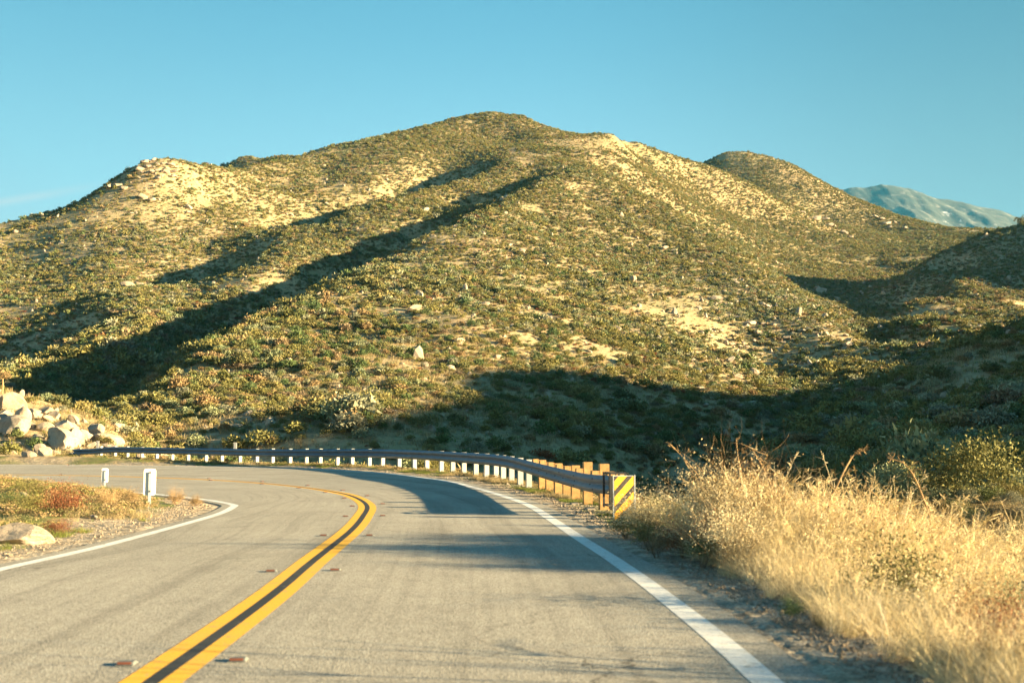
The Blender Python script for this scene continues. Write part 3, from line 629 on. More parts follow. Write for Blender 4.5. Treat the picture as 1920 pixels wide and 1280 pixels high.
# ---------------------------------------------------------------- plant meshes
def leaves_mesh(name,n,size,mt,seed,flat=.62,lumps=6,twigs=0,open_=.25,mt2=None,spiky=0):
    r=np.random.default_rng(seed); L_=[]
    for k in range(lumps):
        a=r.uniform(0,6.28); d=r.uniform(0,.62)*(1 if k else 0); L_.append((d*math.cos(a),d*math.sin(a),r.uniform(.28,.5)*flat/.62,r.uniform(.34,.55)))
    L_=np.array(L_); c=L_[r.integers(0,lumps,n)]
    v=r.normal(size=(n,3)); v/=np.linalg.norm(v,axis=1,keepdims=True); v[:,2]=np.abs(v[:,2])*.95-.12
    rr=c[:,3]*(1-open_*r.random(n)**1.5)*(1+.18*r.normal(size=n)*spiky)
    P_=np.stack([c[:,0]+v[:,0]*rr,c[:,1]+v[:,1]*rr,c[:,2]*.9+v[:,2]*rr*flat/.55],1); P_[:,2]=np.maximum(P_[:,2],.02*r.random(n))
    a=r.normal(size=(n,3)); a=a*.8+v*.7; a/=np.linalg.norm(a,axis=1,keepdims=True); b=np.cross(a,r.normal(size=(n,3))); b/=np.linalg.norm(b,axis=1,keepdims=True)
    s=size*r.uniform(.55,1.35,n)[:,None]
    V_=np.stack([P_-b*s*.32,P_+b*s*.32,P_+a*s],1).reshape(-1,3); Fc=np.arange(3*n).reshape(-1,3)
    me=np_mesh(name,V_,Fc,mt,smooth=False,k=3)
    return me
def blades_mesh(name,n,h,wd,spread,mt,seed,bend=.5,heads=0,clump=.08):
    r=np.random.default_rng(seed); V_=[];F_=[]
    for i in range(n):
        a=r.uniform(0,6.28); b=r.uniform(0,6.28); q=np.array([clump*r.random()**.5*math.cos(b),clump*r.random()**.5*math.sin(b),-.03]); hh=h*r.uniform(.5,1.1); ln=r.uniform(.1,1)*spread; bd=bend*r.uniform(.2,1.2)
        d=np.array([math.cos(a),math.sin(a),0]); s=np.array([-d[1],d[0],0])*wd*.5*r.uniform(.7,1.3); k0=len(V_)
        for t,ww in ((0,1),(.35,.9),(.7,.6),(1,.08)):
            c=q+d*hh*(ln*t+bd*t*t*.6)+np.array([0,0,hh*(t-bd*.28*t*t)]); V_+= [c-s*ww,c+s*ww]
        for t in range(3): F_.append([k0+2*t,k0+2*t+1,k0+2*t+3,k0+2*t+2])
        if heads and r.random()<heads:
            tip=V_[-1]
            for k in range(5):
                o_=r.normal(size=3)*np.array([.02,.02,.035]); k1=len(V_); e_=r.normal(size=3)*.014; V_+= [tip+o_,tip+o_+e_,tip+o_+e_[[1,2,0]]+np.array([0,0,.02]),tip+o_+np.array([0,0,.02])]; F_.append([k1,k1+1,k1+2,k1+3])
    return np_mesh(name,np.array(V_),np.array(F_),mt,smooth=False,k=4)
def twig_mesh(name,seed,n=26,h=1.0,spread=.8,r0=.010,mt=None,branch=3,seg=5):
    r=np.random.default_rng(seed); q=MB()
    def grow(p,d,L_,rad,lv):
        pts=[p]; 
        for k in range(4):
            d=d+Vector(r.normal(size=3)*.16)+Vector((0,0,.03)); d.normalize(); p=p+d*L_/4; pts.append(p)
            if lv>0 and r.random()<.75:
                for _ in range(branch-1): grow(p,(d+Vector(r.normal(size=3)*.55)).normalized(),L_*r.uniform(.3,.55),rad*.5,lv-1)
        q.tube(pts,[rad,rad*.85,rad*.65,rad*.5,rad*.25],3)
    for i in range(n):
        a=r.uniform(0,6.28); t=r.uniform(.1,1)*spread; d=Vector((math.cos(a)*t,math.sin(a)*t,1)).normalized(); grow(Vector((math.cos(a)*.05,math.sin(a)*.05,-.03)),d,h*r.uniform(.6,1.05),r0,1)
    return q.me(name,mt)
KN=['shrub_green','shrub_sage','shrub_bright','shrub_brown','shrub_rust']
VAR={}
for q,(n,s) in {'xhi':(3000,.05),'hi':(620,.115),'mid':(460,.155),'lo':(90,.33)}.items():
    for ki,kn in enumerate(KN):
        VAR[q,ki]=[leaves_mesh('foliage',n,s,M[kn],100*ki+v+(7 if q=='mid' else 0),flat=[.62,.55,.66,.5,.45][ki],lumps=5+v,open_=.3,spiky=.8) for v in range(2)]
print('variants',time.time()-T0)
def scatter(name,P_,R3_,S3_,IX,meshes,label,cat,sm=False):
    me=bpy.data.meshes.new(name); me.vertices.add(len(P_)); me.vertices.foreach_set('co',np.asarray(P_,np.float32).ravel())
    for an,ty,dt in (('rot','FLOAT_VECTOR',R3_),('scl','FLOAT_VECTOR',S3_)):
        a=me.attributes.new(an,ty,'POINT'); a.data.foreach_set('vector',np.asarray(dt,np.float32).ravel())
    a=me.attributes.new('idx','INT','POINT'); a.data.foreach_set('value',np.asarray(IX,np.int32))
    o=obj(name,me); ng=bpy.data.node_groups.new(name,'GeometryNodeTree'); ng.interface.new_socket('Geometry',in_out='INPUT',socket_type='NodeSocketGeometry'); ng.interface.new_socket('Geometry',in_out='OUTPUT',socket_type='NodeSocketGeometry')
    gi=ng.nodes.new('NodeGroupInput'); go=ng.nodes.new('NodeGroupOutput'); jn=ng.nodes.new('GeometryNodeJoinGeometry')
    def att(n_,t_): q=ng.nodes.new('GeometryNodeInputNamedAttribute'); q.data_type=t_; q.inputs[0].default_value=n_; return q.outputs[0]
    er=ng.nodes.new('FunctionNodeEulerToRotation'); ng.links.new(att('rot','FLOAT_VECTOR'),er.inputs[0]); sa=att('scl','FLOAT_VECTOR'); ia=att('idx','INT')
    for k,m_ in enumerate(meshes):
        src=bpy.data.objects.new(name+'_source',m_)
        oi=ng.nodes.new('GeometryNodeObjectInfo'); oi.inputs['Object'].default_value=src; oi.inputs['As Instance'].default_value=True
        cm=ng.nodes.new('FunctionNodeCompare'); cm.data_type='INT'; cm.operation='EQUAL'; ng.links.new(ia,cm.inputs[2]); cm.inputs[3].default_value=k
        ip_=ng.nodes.new('GeometryNodeInstanceOnPoints'); ng.links.new(gi.outputs[0],ip_.inputs['Points']); ng.links.new(cm.outputs[0],ip_.inputs['Selection']); ng.links.new(oi.outputs['Geometry'],ip_.inputs['Instance']); ng.links.new(er.outputs[0],ip_.inputs['Rotation']); ng.links.new(sa,ip_.inputs['Scale']); ng.links.new(ip_.outputs[0],jn.inputs[0])
    ng.links.new(jn.outputs[0],go.inputs[0]); md=o.modifiers.new('scatter','NODES'); md.node_group=ng
    return tag(o,label,cat,kind='stuff')
# ---------------------------------------------------------------- scrub on the hills
# ellipses on the photo: (px,py,rx,ry,density factor)
SPARSE=[(1080,268,100,18,.15),(1180,265,40,12,.12),(400,370,120,50,.75),(290,320,55,16,.5),(250,500,200,70,.85),(850,445,80,16,.12),(930,700,90,30,.5),(560,720,200,80,.8),(1010,670,120,30,.55),(1420,294,90,10,.4),(1580,690,50,16,.4),(940,270,60,12,.5)]
DENSE=[(300,660,150,40,2.2),(470,590,110,30,2.0),(650,490,90,22,1.8),(800,400,100,18,1.8),(150,700,120,30,2.0),(1650,850,260,120,1.2),(1850,500,110,40,2.0),(1450,340,140,40,1.6),(760,520,180,30,1.4),(820,270,130,40,1.5),(950,350,100,25,1.7),(1220,380,90,60,1.4),(700,400,80,14,1.8),(1480,440,140,60,1.3),(1180,500,160,60,1.3),(1700,640,90,30,1.8),(660,800,70,30,1.6),(1500,580,150,40,1.2)]
Ncand=520000
th=rng.uniform(-.49,.49,Ncand); rr=np.sqrt(rng.uniform(28**2,960**2,Ncand)); keepp=rng.random(Ncand)<np.clip((rr/260.)**-.15,0,1)
# more of the near country is kept because it shows large
n2=40000; th=np.r_[th,rng.uniform(-.52,.52,n2)]; rr=np.r_[rr,np.sqrt(rng.uniform(24**2,250**2,n2))]
cx=rr*np.sin(th); cy=rr*np.cos(th)
zz,dd=rbf_eval(cx,cy),None
px,py=proj(np.stack([cx,cy,zz],1))
den=np.clip(np.interp(rr,[0,120,220,330,900],[.24,.27,.44,.95,1.1])*(1+fbm(cx,cy,38,3,31)*1.1+fbm(cx,cy,9,3,33)*1.7),.05,1.6)
for a,b,c,d,f in SPARSE+DENSE:
    g=np.exp(-(((px-a)/c)**2+((py-b)/d)**2)*.9); den*=1+(f-1)*g
for a,b,c,d,f in DENSE:
    g=np.exp(-(((px-a)/c)**2+((py-b)/d)**2)**2*.9); den=np.maximum(den,g*np.interp(rr,[0,150,260],[.42,.5,1.0]))
ok=(px>-140)&(px<2060)&(py>150)&(py<1010)&(rng.random(len(cx))<den)
cx,cy,rr,px,py=cx[ok],cy[ok],rr[ok],px[ok],py[ok]; print('scrub candidates',len(cx))
sel=[];zs=[]
for i in range(len(cx)):
    x,y=cx[i],cy[i]
    if y<85 and -90<x<14:
        if railkd.find((x,y,0))[2]<3.0 or kd.find((x,y,0))[2]<4.0 or (x<3 and y<74 and railkd.find((x,y,0))[0].y>y): continue
        if y<24 and x<9: continue
        if x<-3 and y<46: continue
    if px[i]<235 and rr[i]<102 and py[i]>735 and rng.random()<.93: continue
    z=gz_at(x,y)
    if rr[i]>90 and not visible((x,y,z),2.5): continue
    sel.append(i); zs.append(z)
sel=np.array(sel); cx,cy,rr,px,py=cx[sel],cy[sel],rr[sel],px[sel],py[sel]; zs=np.array(zs); n=len(cx); print('scrub',n,time.time()-T0)
# kind by place
kn=fbm(cx,cy,30,3,41); kn2=fbm(cx,cy,7,2,43); u=rng.random(n)
def E(a,b,c,d): return np.exp(-(((px-a)/c)**2+((py-b)/d)**2))
wt=np.stack([np.full(n,1.0)+.6*(kn>0),.38+1.2*np.clip(kn2,0,1)+1.6*E(1400,600,160,80)+1.3*E(740,490,170,25)+.9*E(650,790,60,50)+1.0*E(1650,860,260,90),.14+.7*E(690,660,110,60)+.3*np.clip(-kn,0,1),.30+.8*np.clip(kn-.15,0,1)+.9*E(1750,560,200,60)+.5*E(560,700,200,60),.035+.5*E(810,545,60,30)+.35*E(1180,690,120,60)+.5*E(1160,280,30,14)+.1*E(930,330,60,20)],1)
cw=np.cumsum(wt/wt.sum(1,keepdims=True),1); kind=(u[:,None]>cw).sum(1).clip(0,4)
size=rng.lognormal(-.42,.38,n).clip(.3,1.9); size*=np.interp(rr,[0,140,300,900],[1.1,1.12,.95,.98]); size=np.where(kind==4,size*.6,size)
size*=1+.5*E(300,650,170,50)+.5*E(470,590,130,40)+.5*E(650,490,100,30)+.4*E(800,400,110,25)+.4*E(150,700,130,40)+.4*E(1150,800,240,60)+.4*E(1700,850,260,110)+.7*E(1700,640,90,40)+.6*E(650,800,70,40)
hgtf=rng.uniform(.75,1.25,n)
rot=np.stack([rng.normal(0,.08,n),rng.normal(0,.08,n),rng.uniform(0,6.28,n)],1); scl=np.stack([size,size,size*hgtf],1)
vv=rng.integers(0,2,n); lod=np.where(rr<48,0,np.where(rr<85,1,np.where(rr<210,2,3)))
# the 300 that show largest stand as objects of their own
inframe=(px>0)&(px<1920)&(py>0)&(py<1000)
vis=np.array([inframe[i] and visible((cx[i],cy[i],zs[i]),.5) for i in range(n)])
score=np.where(vis,size/rr,0); top=np.argsort(-score)[:300]
shade_note=lambda x,y,z: bv.ray_cast(Vector((x,y,z+1.0)),Vector(SUN))[0] is not None
WHAT=['olive green shrub','sage grey shrub','bright green shrub','dry brown shrub','rust red shrub']
items=[]
for i in top:
    o=obj('shrub',VAR[['xhi','hi','mid','lo'][lod[i]],kind[i]][vv[i]]); o.location=(cx[i],cy[i],zs[i]-.05); o.rotation_euler=rot[i]; o.scale=scl[i]
    x_,y_=px[i],py[i]; sh=shade_note(cx[i],cy[i],zs[i])
    if x_>1400 and y_>690 and sh: pl='%s on the shaded %s slope'%('high' if y_<760 else 'halfway up' if y_<820 else 'low' if y_<880 else 'lowest',' right' if x_>1640 else 'lower')
    elif y_>830: pl='in the dark ravine behind the guardrail' if sh else 'just behind the guardrail in the sun'
    elif x_<300: pl='on the left hillside above the boulders'
    else: pl=('%s at the shaded foot of the big hill' if sh else '%s on the sunlit lower hill face')%('high' if y_<700 else 'halfway up' if y_<750 else 'low' if y_<795 else 'lowest')
    if not(x_>1400 and y_>690 and sh): pl=pl.replace('hill face','hill '+('left' if x_<500 else 'centre' if x_<760 else 'right'))
    items.append((o,x_,('large ' if size[i]>1.1 else 'small ' if size[i]<.75 else '')+WHAT[kind[i]],pl.replace('  ',' '))); tag(o,None,'shrub','scrub bushes on the hillsides')
number(items)
rest=np.setdiff1d(np.arange(n),top); meshes=[];lut={}
for q in ('xhi','hi','mid','lo'):
    for ki in range(5):
        for v in range(2): lut[q,ki,v]=len(meshes); meshes.append(VAR[q,ki][v])
ix=[lut[['xhi','hi','mid','lo'][lod[i]],kind[i],vv[i]] for i in rest]
scatter('scrub',np.stack([cx,cy,zs-.05],1)[rest],rot[rest],scl[rest],ix,meshes,'low chaparral scrub covering the hills','scrub')
print('scrub done',time.time()-T0)
# small forbs and tussocks filling the open ground between the shrubs
nf=95000; th=rng.uniform(-.48,.48,nf); r2=np.sqrt(rng.uniform(95**2,760**2,nf)); fx=r2*np.sin(th); fy=r2*np.cos(th); P_=[];IX=[];SC_=[]
for i in range(nf):
    z=gz_at(fx[i],fy[i])
    if not visible((fx[i],fy[i],z),.8): continue
    if rng.random()>np.interp(r2[i],[95,200,330],[.06,.25,.95]): continue
    P_.append((fx[i],fy[i],z-.02)); IX.append(int(rng.choice(5,p=[.32,.22,.10,.30,.06]))*2+int(rng.integers(0,2))); SC_.append(rng.lognormal(-1.35,.35)*(1+r2[i]/1400))
n=len(P_); SC_=np.array(SC_)
scatter('forbs',P_,np.stack([rng.normal(0,.1,n),rng.normal(0,.1,n),rng.uniform(0,6.28,n)],1),np.stack([SC_,SC_,SC_*.8],1),IX,[VAR['lo',k][v] for k in range(5) for v in range(2)],'small tussocks and herbs between the shrubs on the hills','ground cover'); print('forbs',n,time.time()-T0)
# short dry grass between the shrubs, near country only
gm=[blades_mesh('tuft',16,.26,.02,.9,M['grass_dry'],500+k,clump=.16) for k in range(3)]+[blades_mesh('tuft',18,.2,.02,.8,M['grass_green'],510+k,clump=.18) for k in range(2)]
nn=30000; th=rng.uniform(-.5,.5,nn); r2=rng.uniform(20,190,nn); gx_=r2*np.sin(th); gy_=r2*np.cos(th); P_=[];IX=[];
for i in range(nn):
    x,y=gx_[i],gy_[i]
    if (y<72 and x<3 and kd.find((x,y,0))[2]<15 and railkd.find((x,y,0))[0].y>y): continue
    if kd.find((x,y,0))[2]<2.2 or railkd.find((x,y,0))[2]<3.2 or (x<-4 and y<46) or (x<14 and y<22): continue
    z=gz_at(x,y)
    if not visible((x,y,z),.6): continue
    P_.append((x,y,z)); IX.append(rng.integers(0,3) if (rng.random()>.12) else rng.integers(3,5))
n=len(P_); sc_=rng.uniform(.8,1.7,n); P_=np.array(P_); sc_*=np.clip(np.hypot(P_[:,0],P_[:,1])/70,.7,1.8)
scatter('dry_grass',P_,np.stack([rng.normal(0,.1,n),rng.normal(0,.1,n),rng.uniform(0,6.28,n)],1),np.stack([sc_]*3,1),IX,gm,'short dry grass between the shrubs','grass'); print('dry grass',n,time.time()-T0)
# ---------------------------------------------------------------- verge: green and straw tufts on the island and along the rail
vm=[blades_mesh('tuft',26,.16,.007,.9,M['grass_green'],520+k,clump=.12) for k in range(3)]+[blades_mesh('tuft',26,.24,.006,.9,M['grass_dry'],530+k,clump=.1) for k in range(3)]+[leaves_mesh('foliage',150,.1,M['shrub_brown'],540,flat=.35),leaves_mesh('foliage',150,.1,M['shrub_green'],541,flat=.3)]
P_=[];IX=[];SC_=[]
for i in range(90000):
    if rng.random()<.5: x=rng.uniform(-24,-4.5); y=rng.uniform(8,42)
    else:
        k=rng.integers(0,len(RC)); off_=rng.normal(0,1)*1.3-.3; x=RC[k,0]+nR[k,0]*off_+rng.normal(0,.15); y=RC[k,1]+nR[k,1]*off_+rng.normal(0,.15)
    d=kd.find((x,y,0))[2]
    v=float(fbm(np.array([x]),np.array([y]),1.6,3,61)[0]); isl_=x<-4.4 and y<42
    if d<(.5+.5*abs(v)) : continue
    if d<1.3 and v<.12: continue
    if rng.random()>np.clip(.55+v*2.0,0.1,1): continue
    g_=float(fbm(np.array([x]),np.array([y]),2.6,2,67)[0])
    t=rng.integers(0,3) if g_>-.22+(.26 if not isl_ else 0) else rng.integers(3,6)
    if rng.random()<(.34 if isl_ else .08) and d>1.2: t=6+rng.integers(0,2)
    P_.append((x,y,gz_at(x,y))); IX.append(t); SC_.append(rng.uniform(.35,.85)*(1 if isl_ else .8) if t<6 else rng.uniform(.14,.34))
n=len(P_); SC_=np.array(SC_)
scatter('verge_grass',P_,np.stack([rng.normal(0,.15,n),rng.normal(0,.15,n),rng.uniform(0,6.28,n)],1),np.stack([SC_]*3,1),IX,vm,'green and straw coloured grass on the road verges','grass'); print('verge',n,time.time()-T0)
# ---------------------------------------------------------------- tall golden grass at the right
tm=[blades_mesh('tuft',56,.66,.0055,.75,M['grass_gold'],600+k,bend=1.0,heads=0,clump=.14) for k in range(4)]
def culm_mesh(seed):
    r=np.random.default_rng(seed); q=MB()
    for i in range(9):
        a=r.uniform(0,6.28); ln=r.uniform(.1,.55); h=r.uniform(.6,1.05); b=Vector((r.uniform(-.12,.12),r.uniform(-.12,.12),-.03)); d=Vector((math.cos(a)*ln,math.sin(a)*ln,1)).normalized(); pts=[b+d*h*t+Vector((math.cos(a),math.sin(a),-.4))*.22*h*t*t for t in (0,.3,.6,.85,1)]
        q.tube(pts,[.0028,.0024,.002,.0016,.001],3)
        for k in range(16):
            t=r.uniform(.62,1); p=b+d*h*t+Vector((math.cos(a),math.sin(a),-.4))*.22*h*t*t; e=Vector(r.normal(size=3)*.018)+Vector((0,0,.012)); q.tube([p,p+e,p+e*1.9],[.0006,.0026,.0005],3)
    return q.me('tuft',M['grass_gold'])
tm+=[culm_mesh(640+k) for k in range(3)]
P_=[];IX=[];SC_=[]
for i in range(90000):
    y=rng.uniform(3.6,22); x=rng.uniform(1.5,15)
    edge=np.interp(y,[3,6,8,10,12,14,17,19],[2.45,2.4,2.3,2.2,2.1,2.2,2.9,3.4]); v=float(fbm(np.array([x]),np.array([y]),1.5,3,71)[0])
    if x<edge+abs(v)*.5: continue
    dn=np.interp(x-edge,[0,.5,3,5,10],[.45,.8,.8,.45,.25])*np.interp(y,[3,14,18,22],[1,1,.7,.35])*np.clip(.75+v*2.4,.06,1.2)
    if rng.random()>dn*.75: continue
    P_.append((x,y,gz_at(x,y))); u_=rng.random()<.16; IX.append(rng.integers(4,7) if u_ else rng.integers(0,4)); big_=float(fbm(np.array([x]),np.array([y]),2.6,2,77)[0]); SC_.append(rng.uniform(.65,1.2)*np.interp(x-edge,[0,.6,3,8],[.42,.72,.95,.9])*(1+.6*np.clip(big_,-.4,.4))*(1.05 if u_ else 1)*np.interp(y,[3,9,11,14.5,17,22],[.82,.86,1.0,1.35,1.25,.9]))
n=len(P_); SC_=np.array(SC_)
scatter('tall_dry_grass',P_,np.stack([rng.normal(0,.27,n),rng.normal(-.05,.27,n),rng.uniform(0,6.28,n)],1),np.stack([SC_]*3,1),IX,tm,'tall golden dry grass beside the right edge of the road','grass'); print('tall',n,time.time()-T0)
# brush mixed through and behind the grass on the bench below the road
bm2=[leaves_mesh('foliage',2600,.036,M[k],760+j,flat=.75,lumps=6,open_=.8,spiky=1.6) for j,k in enumerate(('shrub_brown','shrub_sage','shrub_green','grass_gold'))]+[twig_mesh('stems',830,22,1.0,.9,.006,M['stalk'])]
P_=[];IX=[];SC_=[]
for i in range(6800):
    y=rng.uniform(4.5,34); x=rng.uniform(2.9,3+y*.62)
    if x<np.interp(y,[4,12,18,34],[2.2,2.2,4.2,7]) or kd.find((x,y,0))[2]<1.6 or (y>20 and x<6): continue
    if rng.random()>np.interp(x+max(0,y-12)*.5,[2.2,3,6,9,14],[.12,.30,.5,.8,.85]): continue
    P_.append((x,y,gz_at(x,y)-.03)); IX.append(int(rng.choice(5,p=[.30,.2,.12,.20,.18]))); SC_.append(rng.lognormal(-1.05,.3)*(1.15 if y>14 else .95)*np.interp(x,[2.2,3.2],[.45,1]))
n=len(P_); SC_=np.array(SC_)
scatter('roadside_brush',P_,np.stack([rng.normal(0,.12,n),rng.normal(0,.12,n),rng.uniform(0,6.28,n)],1),np.stack([SC_,SC_,SC_*1.1],1),IX,bm2,'mixed dry brush growing through and behind the golden grass','brush'); print('brush',n,time.time()-T0)
# ---------------------------------------------------------------- individual plants by the road
def plant(name,foliage,tw,x,y,s,label,cat,group=None,rz=None,h=1.0,dz=0):
    e=empty(name,(x,y,gz_at(x,y)+dz),random.uniform(0,6.28) if rz is None else rz); e.scale=(s,s,s*h)
    if foliage: obj('foliage',foliage,e)
    if tw: obj('stems',tw,e)
    return tag(e,label,cat,group)
fm={k:[leaves_mesh('foliage',4200,.036,M[KN[k]],700+10*k+v,flat=.75,lumps=7,open_=.7,spiky=2) for v in range(2)] for k in range(5)}
tg=[twig_mesh('stems',800+k,46,1.2,.95,.006,M['stalk']) for k in range(3)]
tb=[twig_mesh('stems',810+k,14,.9,.9,.008,M['bark']) for k in range(2)]
gold=leaves_mesh('foliage',7000,.028,M['grass_gold'],750,flat=.8,lumps=8,open_=.95,spiky=1.6)
BR='brush beside the right road edge'
PL=[('dry_bush',gold,tg[0],2.5,13.4,.85,'tall tan dry bush with bare arching branches just right of the striped sign','bush',1.25),
 ('dry_bush',fm[3][0],tg[1],3.15,13.0,.85,'brown twiggy bush rising above the golden grass right of the striped sign','bush',1.05),
 ('dry_bush',gold,tg[1],2.35,11.6,.62,'tan bush at the road edge in front of the arching branches','bush',1.1),
 ('dry_bush',fm[3][1],tg[2],3.3,14.6,1.0,'tallest airy brown bush behind the tan ones right of the striped sign','bush',1.15),
 ('dry_bush',gold,tg[2],1.95,15.3,.66,'small tan bush right at the foot of the striped sign','bush',1),
 ('dry_bush',fm[3][1],tg[0],3.9,12.4,.8,'open brown bush standing in the middle of the tall grass','bush',1.05),
 ('red_shrub',fm[4][0],tb[0],2.05,12.9,.42,'rust red flowered shrub in front of the tall tan bush','shrub',1),
 ('red_shrub',fm[4][1],tb[1],3.35,7.4,.5,'rust red plant low in the right corner of the road verge','shrub',.9),
 ('red_shrub',fm[4][0],tb[1],2.85,6.5,.36,'dark red plant on the gravel in the bottom right corner','shrub',.9),
 ('green_shrub',fm[0][0],tb[0],1.75,13.7,.42,'olive green low shrub leaning over the white line before the sign','shrub',1),
 ('green_shrub',fm[0][1],tb[1],1.6,15.4,.38,'small olive shrub on the verge between white line and striped sign','shrub',.9),
 ('green_shrub',fm[2][0],tb[0],2.1,11.9,.36,'green shrub half under the rust red shrub at the road edge','shrub',1.1),
 ('green_shrub',fm[3][0],tb[0],1.72,12.9,.34,'greyish brown low bush overhanging the gravel shoulder','shrub',1),
 ('green_weed',fm[2][1],None,2.15,8.35,.17,'bright green weed in the gravel at the foot of the golden grass','weed',1.1),
 ('green_weed',fm[2][0],None,2.65,8.6,.15,'second bright green weed farther right along the grass edge','weed',1),
 ('green_shrub',fm[0][0],tb[1],4.55,14.2,.55,'rounded olive bush behind the golden grass near its middle','shrub',1),
 ('green_shrub',fm[2][1],tb[0],6.6,14.3,.62,'yellow green bush with pale stem at the right edge of the picture','shrub',1.25),
 ('sage_shrub',fm[1][0],tb[0],5.6,12.8,.5,'grey green sagebrush behind the grass left of the yellow green bush','shrub',.9),
 ('sage_shrub',fm[1][1],tb[0],6.1,10.6,.45,'pale sagebrush low at the right picture edge','shrub',.8),
 ('sage_shrub',fm[1][1],tb[1],2.35,17.4,.45,'pale leafed shrub touching the right side of the striped sign','shrub',1)]
for nme,f,t,x,y,s,lab,c,h in PL: plant(nme,f,t,x,y,s,lab,c,BR,h=h)
PLX=twig_mesh('stems',870,5,2.0,.12,.02,M['stalk'],branch=3)
plant('added_shade_weed',None,PLX,4.05,5.95,1.0,'unseen tall bare branching weed added outside the right edge to shade the near lanes','weed',BR)  # plant added out of view to cast a faint shadow across the road
for j,(x,y,sz) in enumerate([(2.25,18.2,.5),(2.3,19.0,.46),(2.15,19.8,.45),(1.95,21.0,.4),(2.6,17.2,.55),(1.75,22.3,.36)]):  # low bushes added to close the lit gap in the rail's shadow
    plant('dry_bush' if j%2 else 'green_shrub',fm[3 if j%2 else 0][j%2],tb[j%2],x+.45,y,sz*.9,['olive tuft','brown tuft','olive clump','brown clump','largest olive tuft','smallest brown tuft'][j]+' added behind the timber posts to fill the rail shadow','bush' if j%2 else 'shrub',BR)
plant('red_shrub',fm[4][0],tb[0],3.8,8.3,.5,'rusty bush amid the golden grass at the right picture edge','shrub',BR,h=1.2)
plant('red_shrub',fm[4][1],tb[1],2.3,12.2,.4,'rust red sprays above the green shrub near the road edge','shrub',BR,h=1.3)
ISL=[('red_shrub',fm[4][0],tb[0],112,968,.5,'large rust red bush on the inner verge left of the marker post','shrub',1.25),
 ('red_shrub',fm[4][1],tb[1],112,1000,.34,'low rust red plant below the big rust bush near the pale rock','shrub',.7),
 ('dry_bush',fm[3][0],tg[1],205,950,.42,'dry brown bush between the rust red bush and the marker post','bush',.8),
 ('dry_bush',fm[3][1],tg[2],245,945,.36,'thin straw weeds just left of the larger marker post','bush',.9),
 ('dry_bush',fm[3][0],tg[0],330,945,.34,'pale straw weeds right of the larger marker post','bush',.9),
 ('dry_bush',fm[3][1],tg[1],365,948,.26,'small dry weeds at the tip of the inner verge','bush',.9),
 ('green_shrub',fm[0][1],tb[0],60,925,.7,'dark green bush at the back of the inner verge','shrub',.5),
 ('green_shrub',fm[0][0],tb[0],70,960,.62,'dark shrub in the hollow above the pale flat rock','shrub',.7),
 ('green_shrub',fm[2][0],tb[0],20,945,.5,'green shrub by the left picture edge on the inner verge','shrub',.6),
 ('dry_bush',fm[3][0],tb[0],140,915,.5,'brown brush on the crest of the inner verge','bush',.5),
 ('green_shrub',fm[0][1],tb[1],215,925,.45,'low olive brush behind the larger marker post','shrub',.5)]
for nme,f,t,x,y,s,lab,c,h in ISL:
    q=phit(x,y); plant(nme,f,t,q.x,q.y,s,lab,c,'plants on the inner verge of the bend',h=h,dz=-.03)
# arching dry stalks over the grass
def stalk(px0,py0,pts,D,label):
    b=at(px0,py0,D); g=gz_at(b[0],D); base=Vector((b[0],D,g-.05)); P3=[base]+[Vector(at(x,y,D+random.uniform(-.1,.1))) for x,y in pts]
    q=MB(); e=empty('dry_stalk',base); C3=catmull([np.array(p) for p in P3],5)-np.array(base); k=len(C3)
    q.tube([tuple(c) for c in C3],[.013*(1-.6*i/k) for i in range(k)],6); q.obj('stem',M['stalk'],e)
    t=MB(); r_=np.random.default_rng(int(px0)*7)
    for i in range(4,k,1):
        d=Vector((r_.normal(),r_.normal(),abs(r_.normal())*.6+.2)).normalized(); c=Vector(C3[i]); L_=r_.uniform(.06,.22); d2=(d+Vector(r_.normal(size=3)*.5)).normalized(); t.tube([c,c+d*L_*.5,c+d*L_*.5+d2*L_*.5],[.004,.0028,.0012],3)
        for _ in range(3): m0=c+d*L_*.5; d3=(d2+Vector(r_.normal(size=3)*.8)).normalized(); t.tube([m0,m0+d3*L_*.3,m0+d3*L_*.45],[.0022,.003,.0008],3)
    t.obj('twigs',M['stalk'],e); tag(e,label,'plant stalk','dry stalks above the golden grass')
stalk(1550,1040,[(1552,960),(1572,905),(1600,853),(1616,845)],12.5,'tall dry stalk bending to the right above the golden grass')
stalk(1752,1060,[(1748,1000),(1728,925),(1700,873),(1664,858)],13,'tall dry stalk bending to the left above the golden grass')
stalk(1462,1000,[(1450,930),(1432,880),(1412,845)],14,'leaning straw stalk right of the twiggy bushes')
stalk(1340,985,[(1322,920),(1290,868),(1256,832)],13.6,'longest branch leaning left out of the tan bush by the sign')
stalk(1690,1020,[(1684,975),(1664,950),(1632,918)],13.5,'low leaning stalk between the two bending stalks')
stalk(1392,960,[(1390,900),(1384,860),(1380,822)],14,'upright branch at the top right of the twiggy bushes')
print('plants',time.time()-T0)
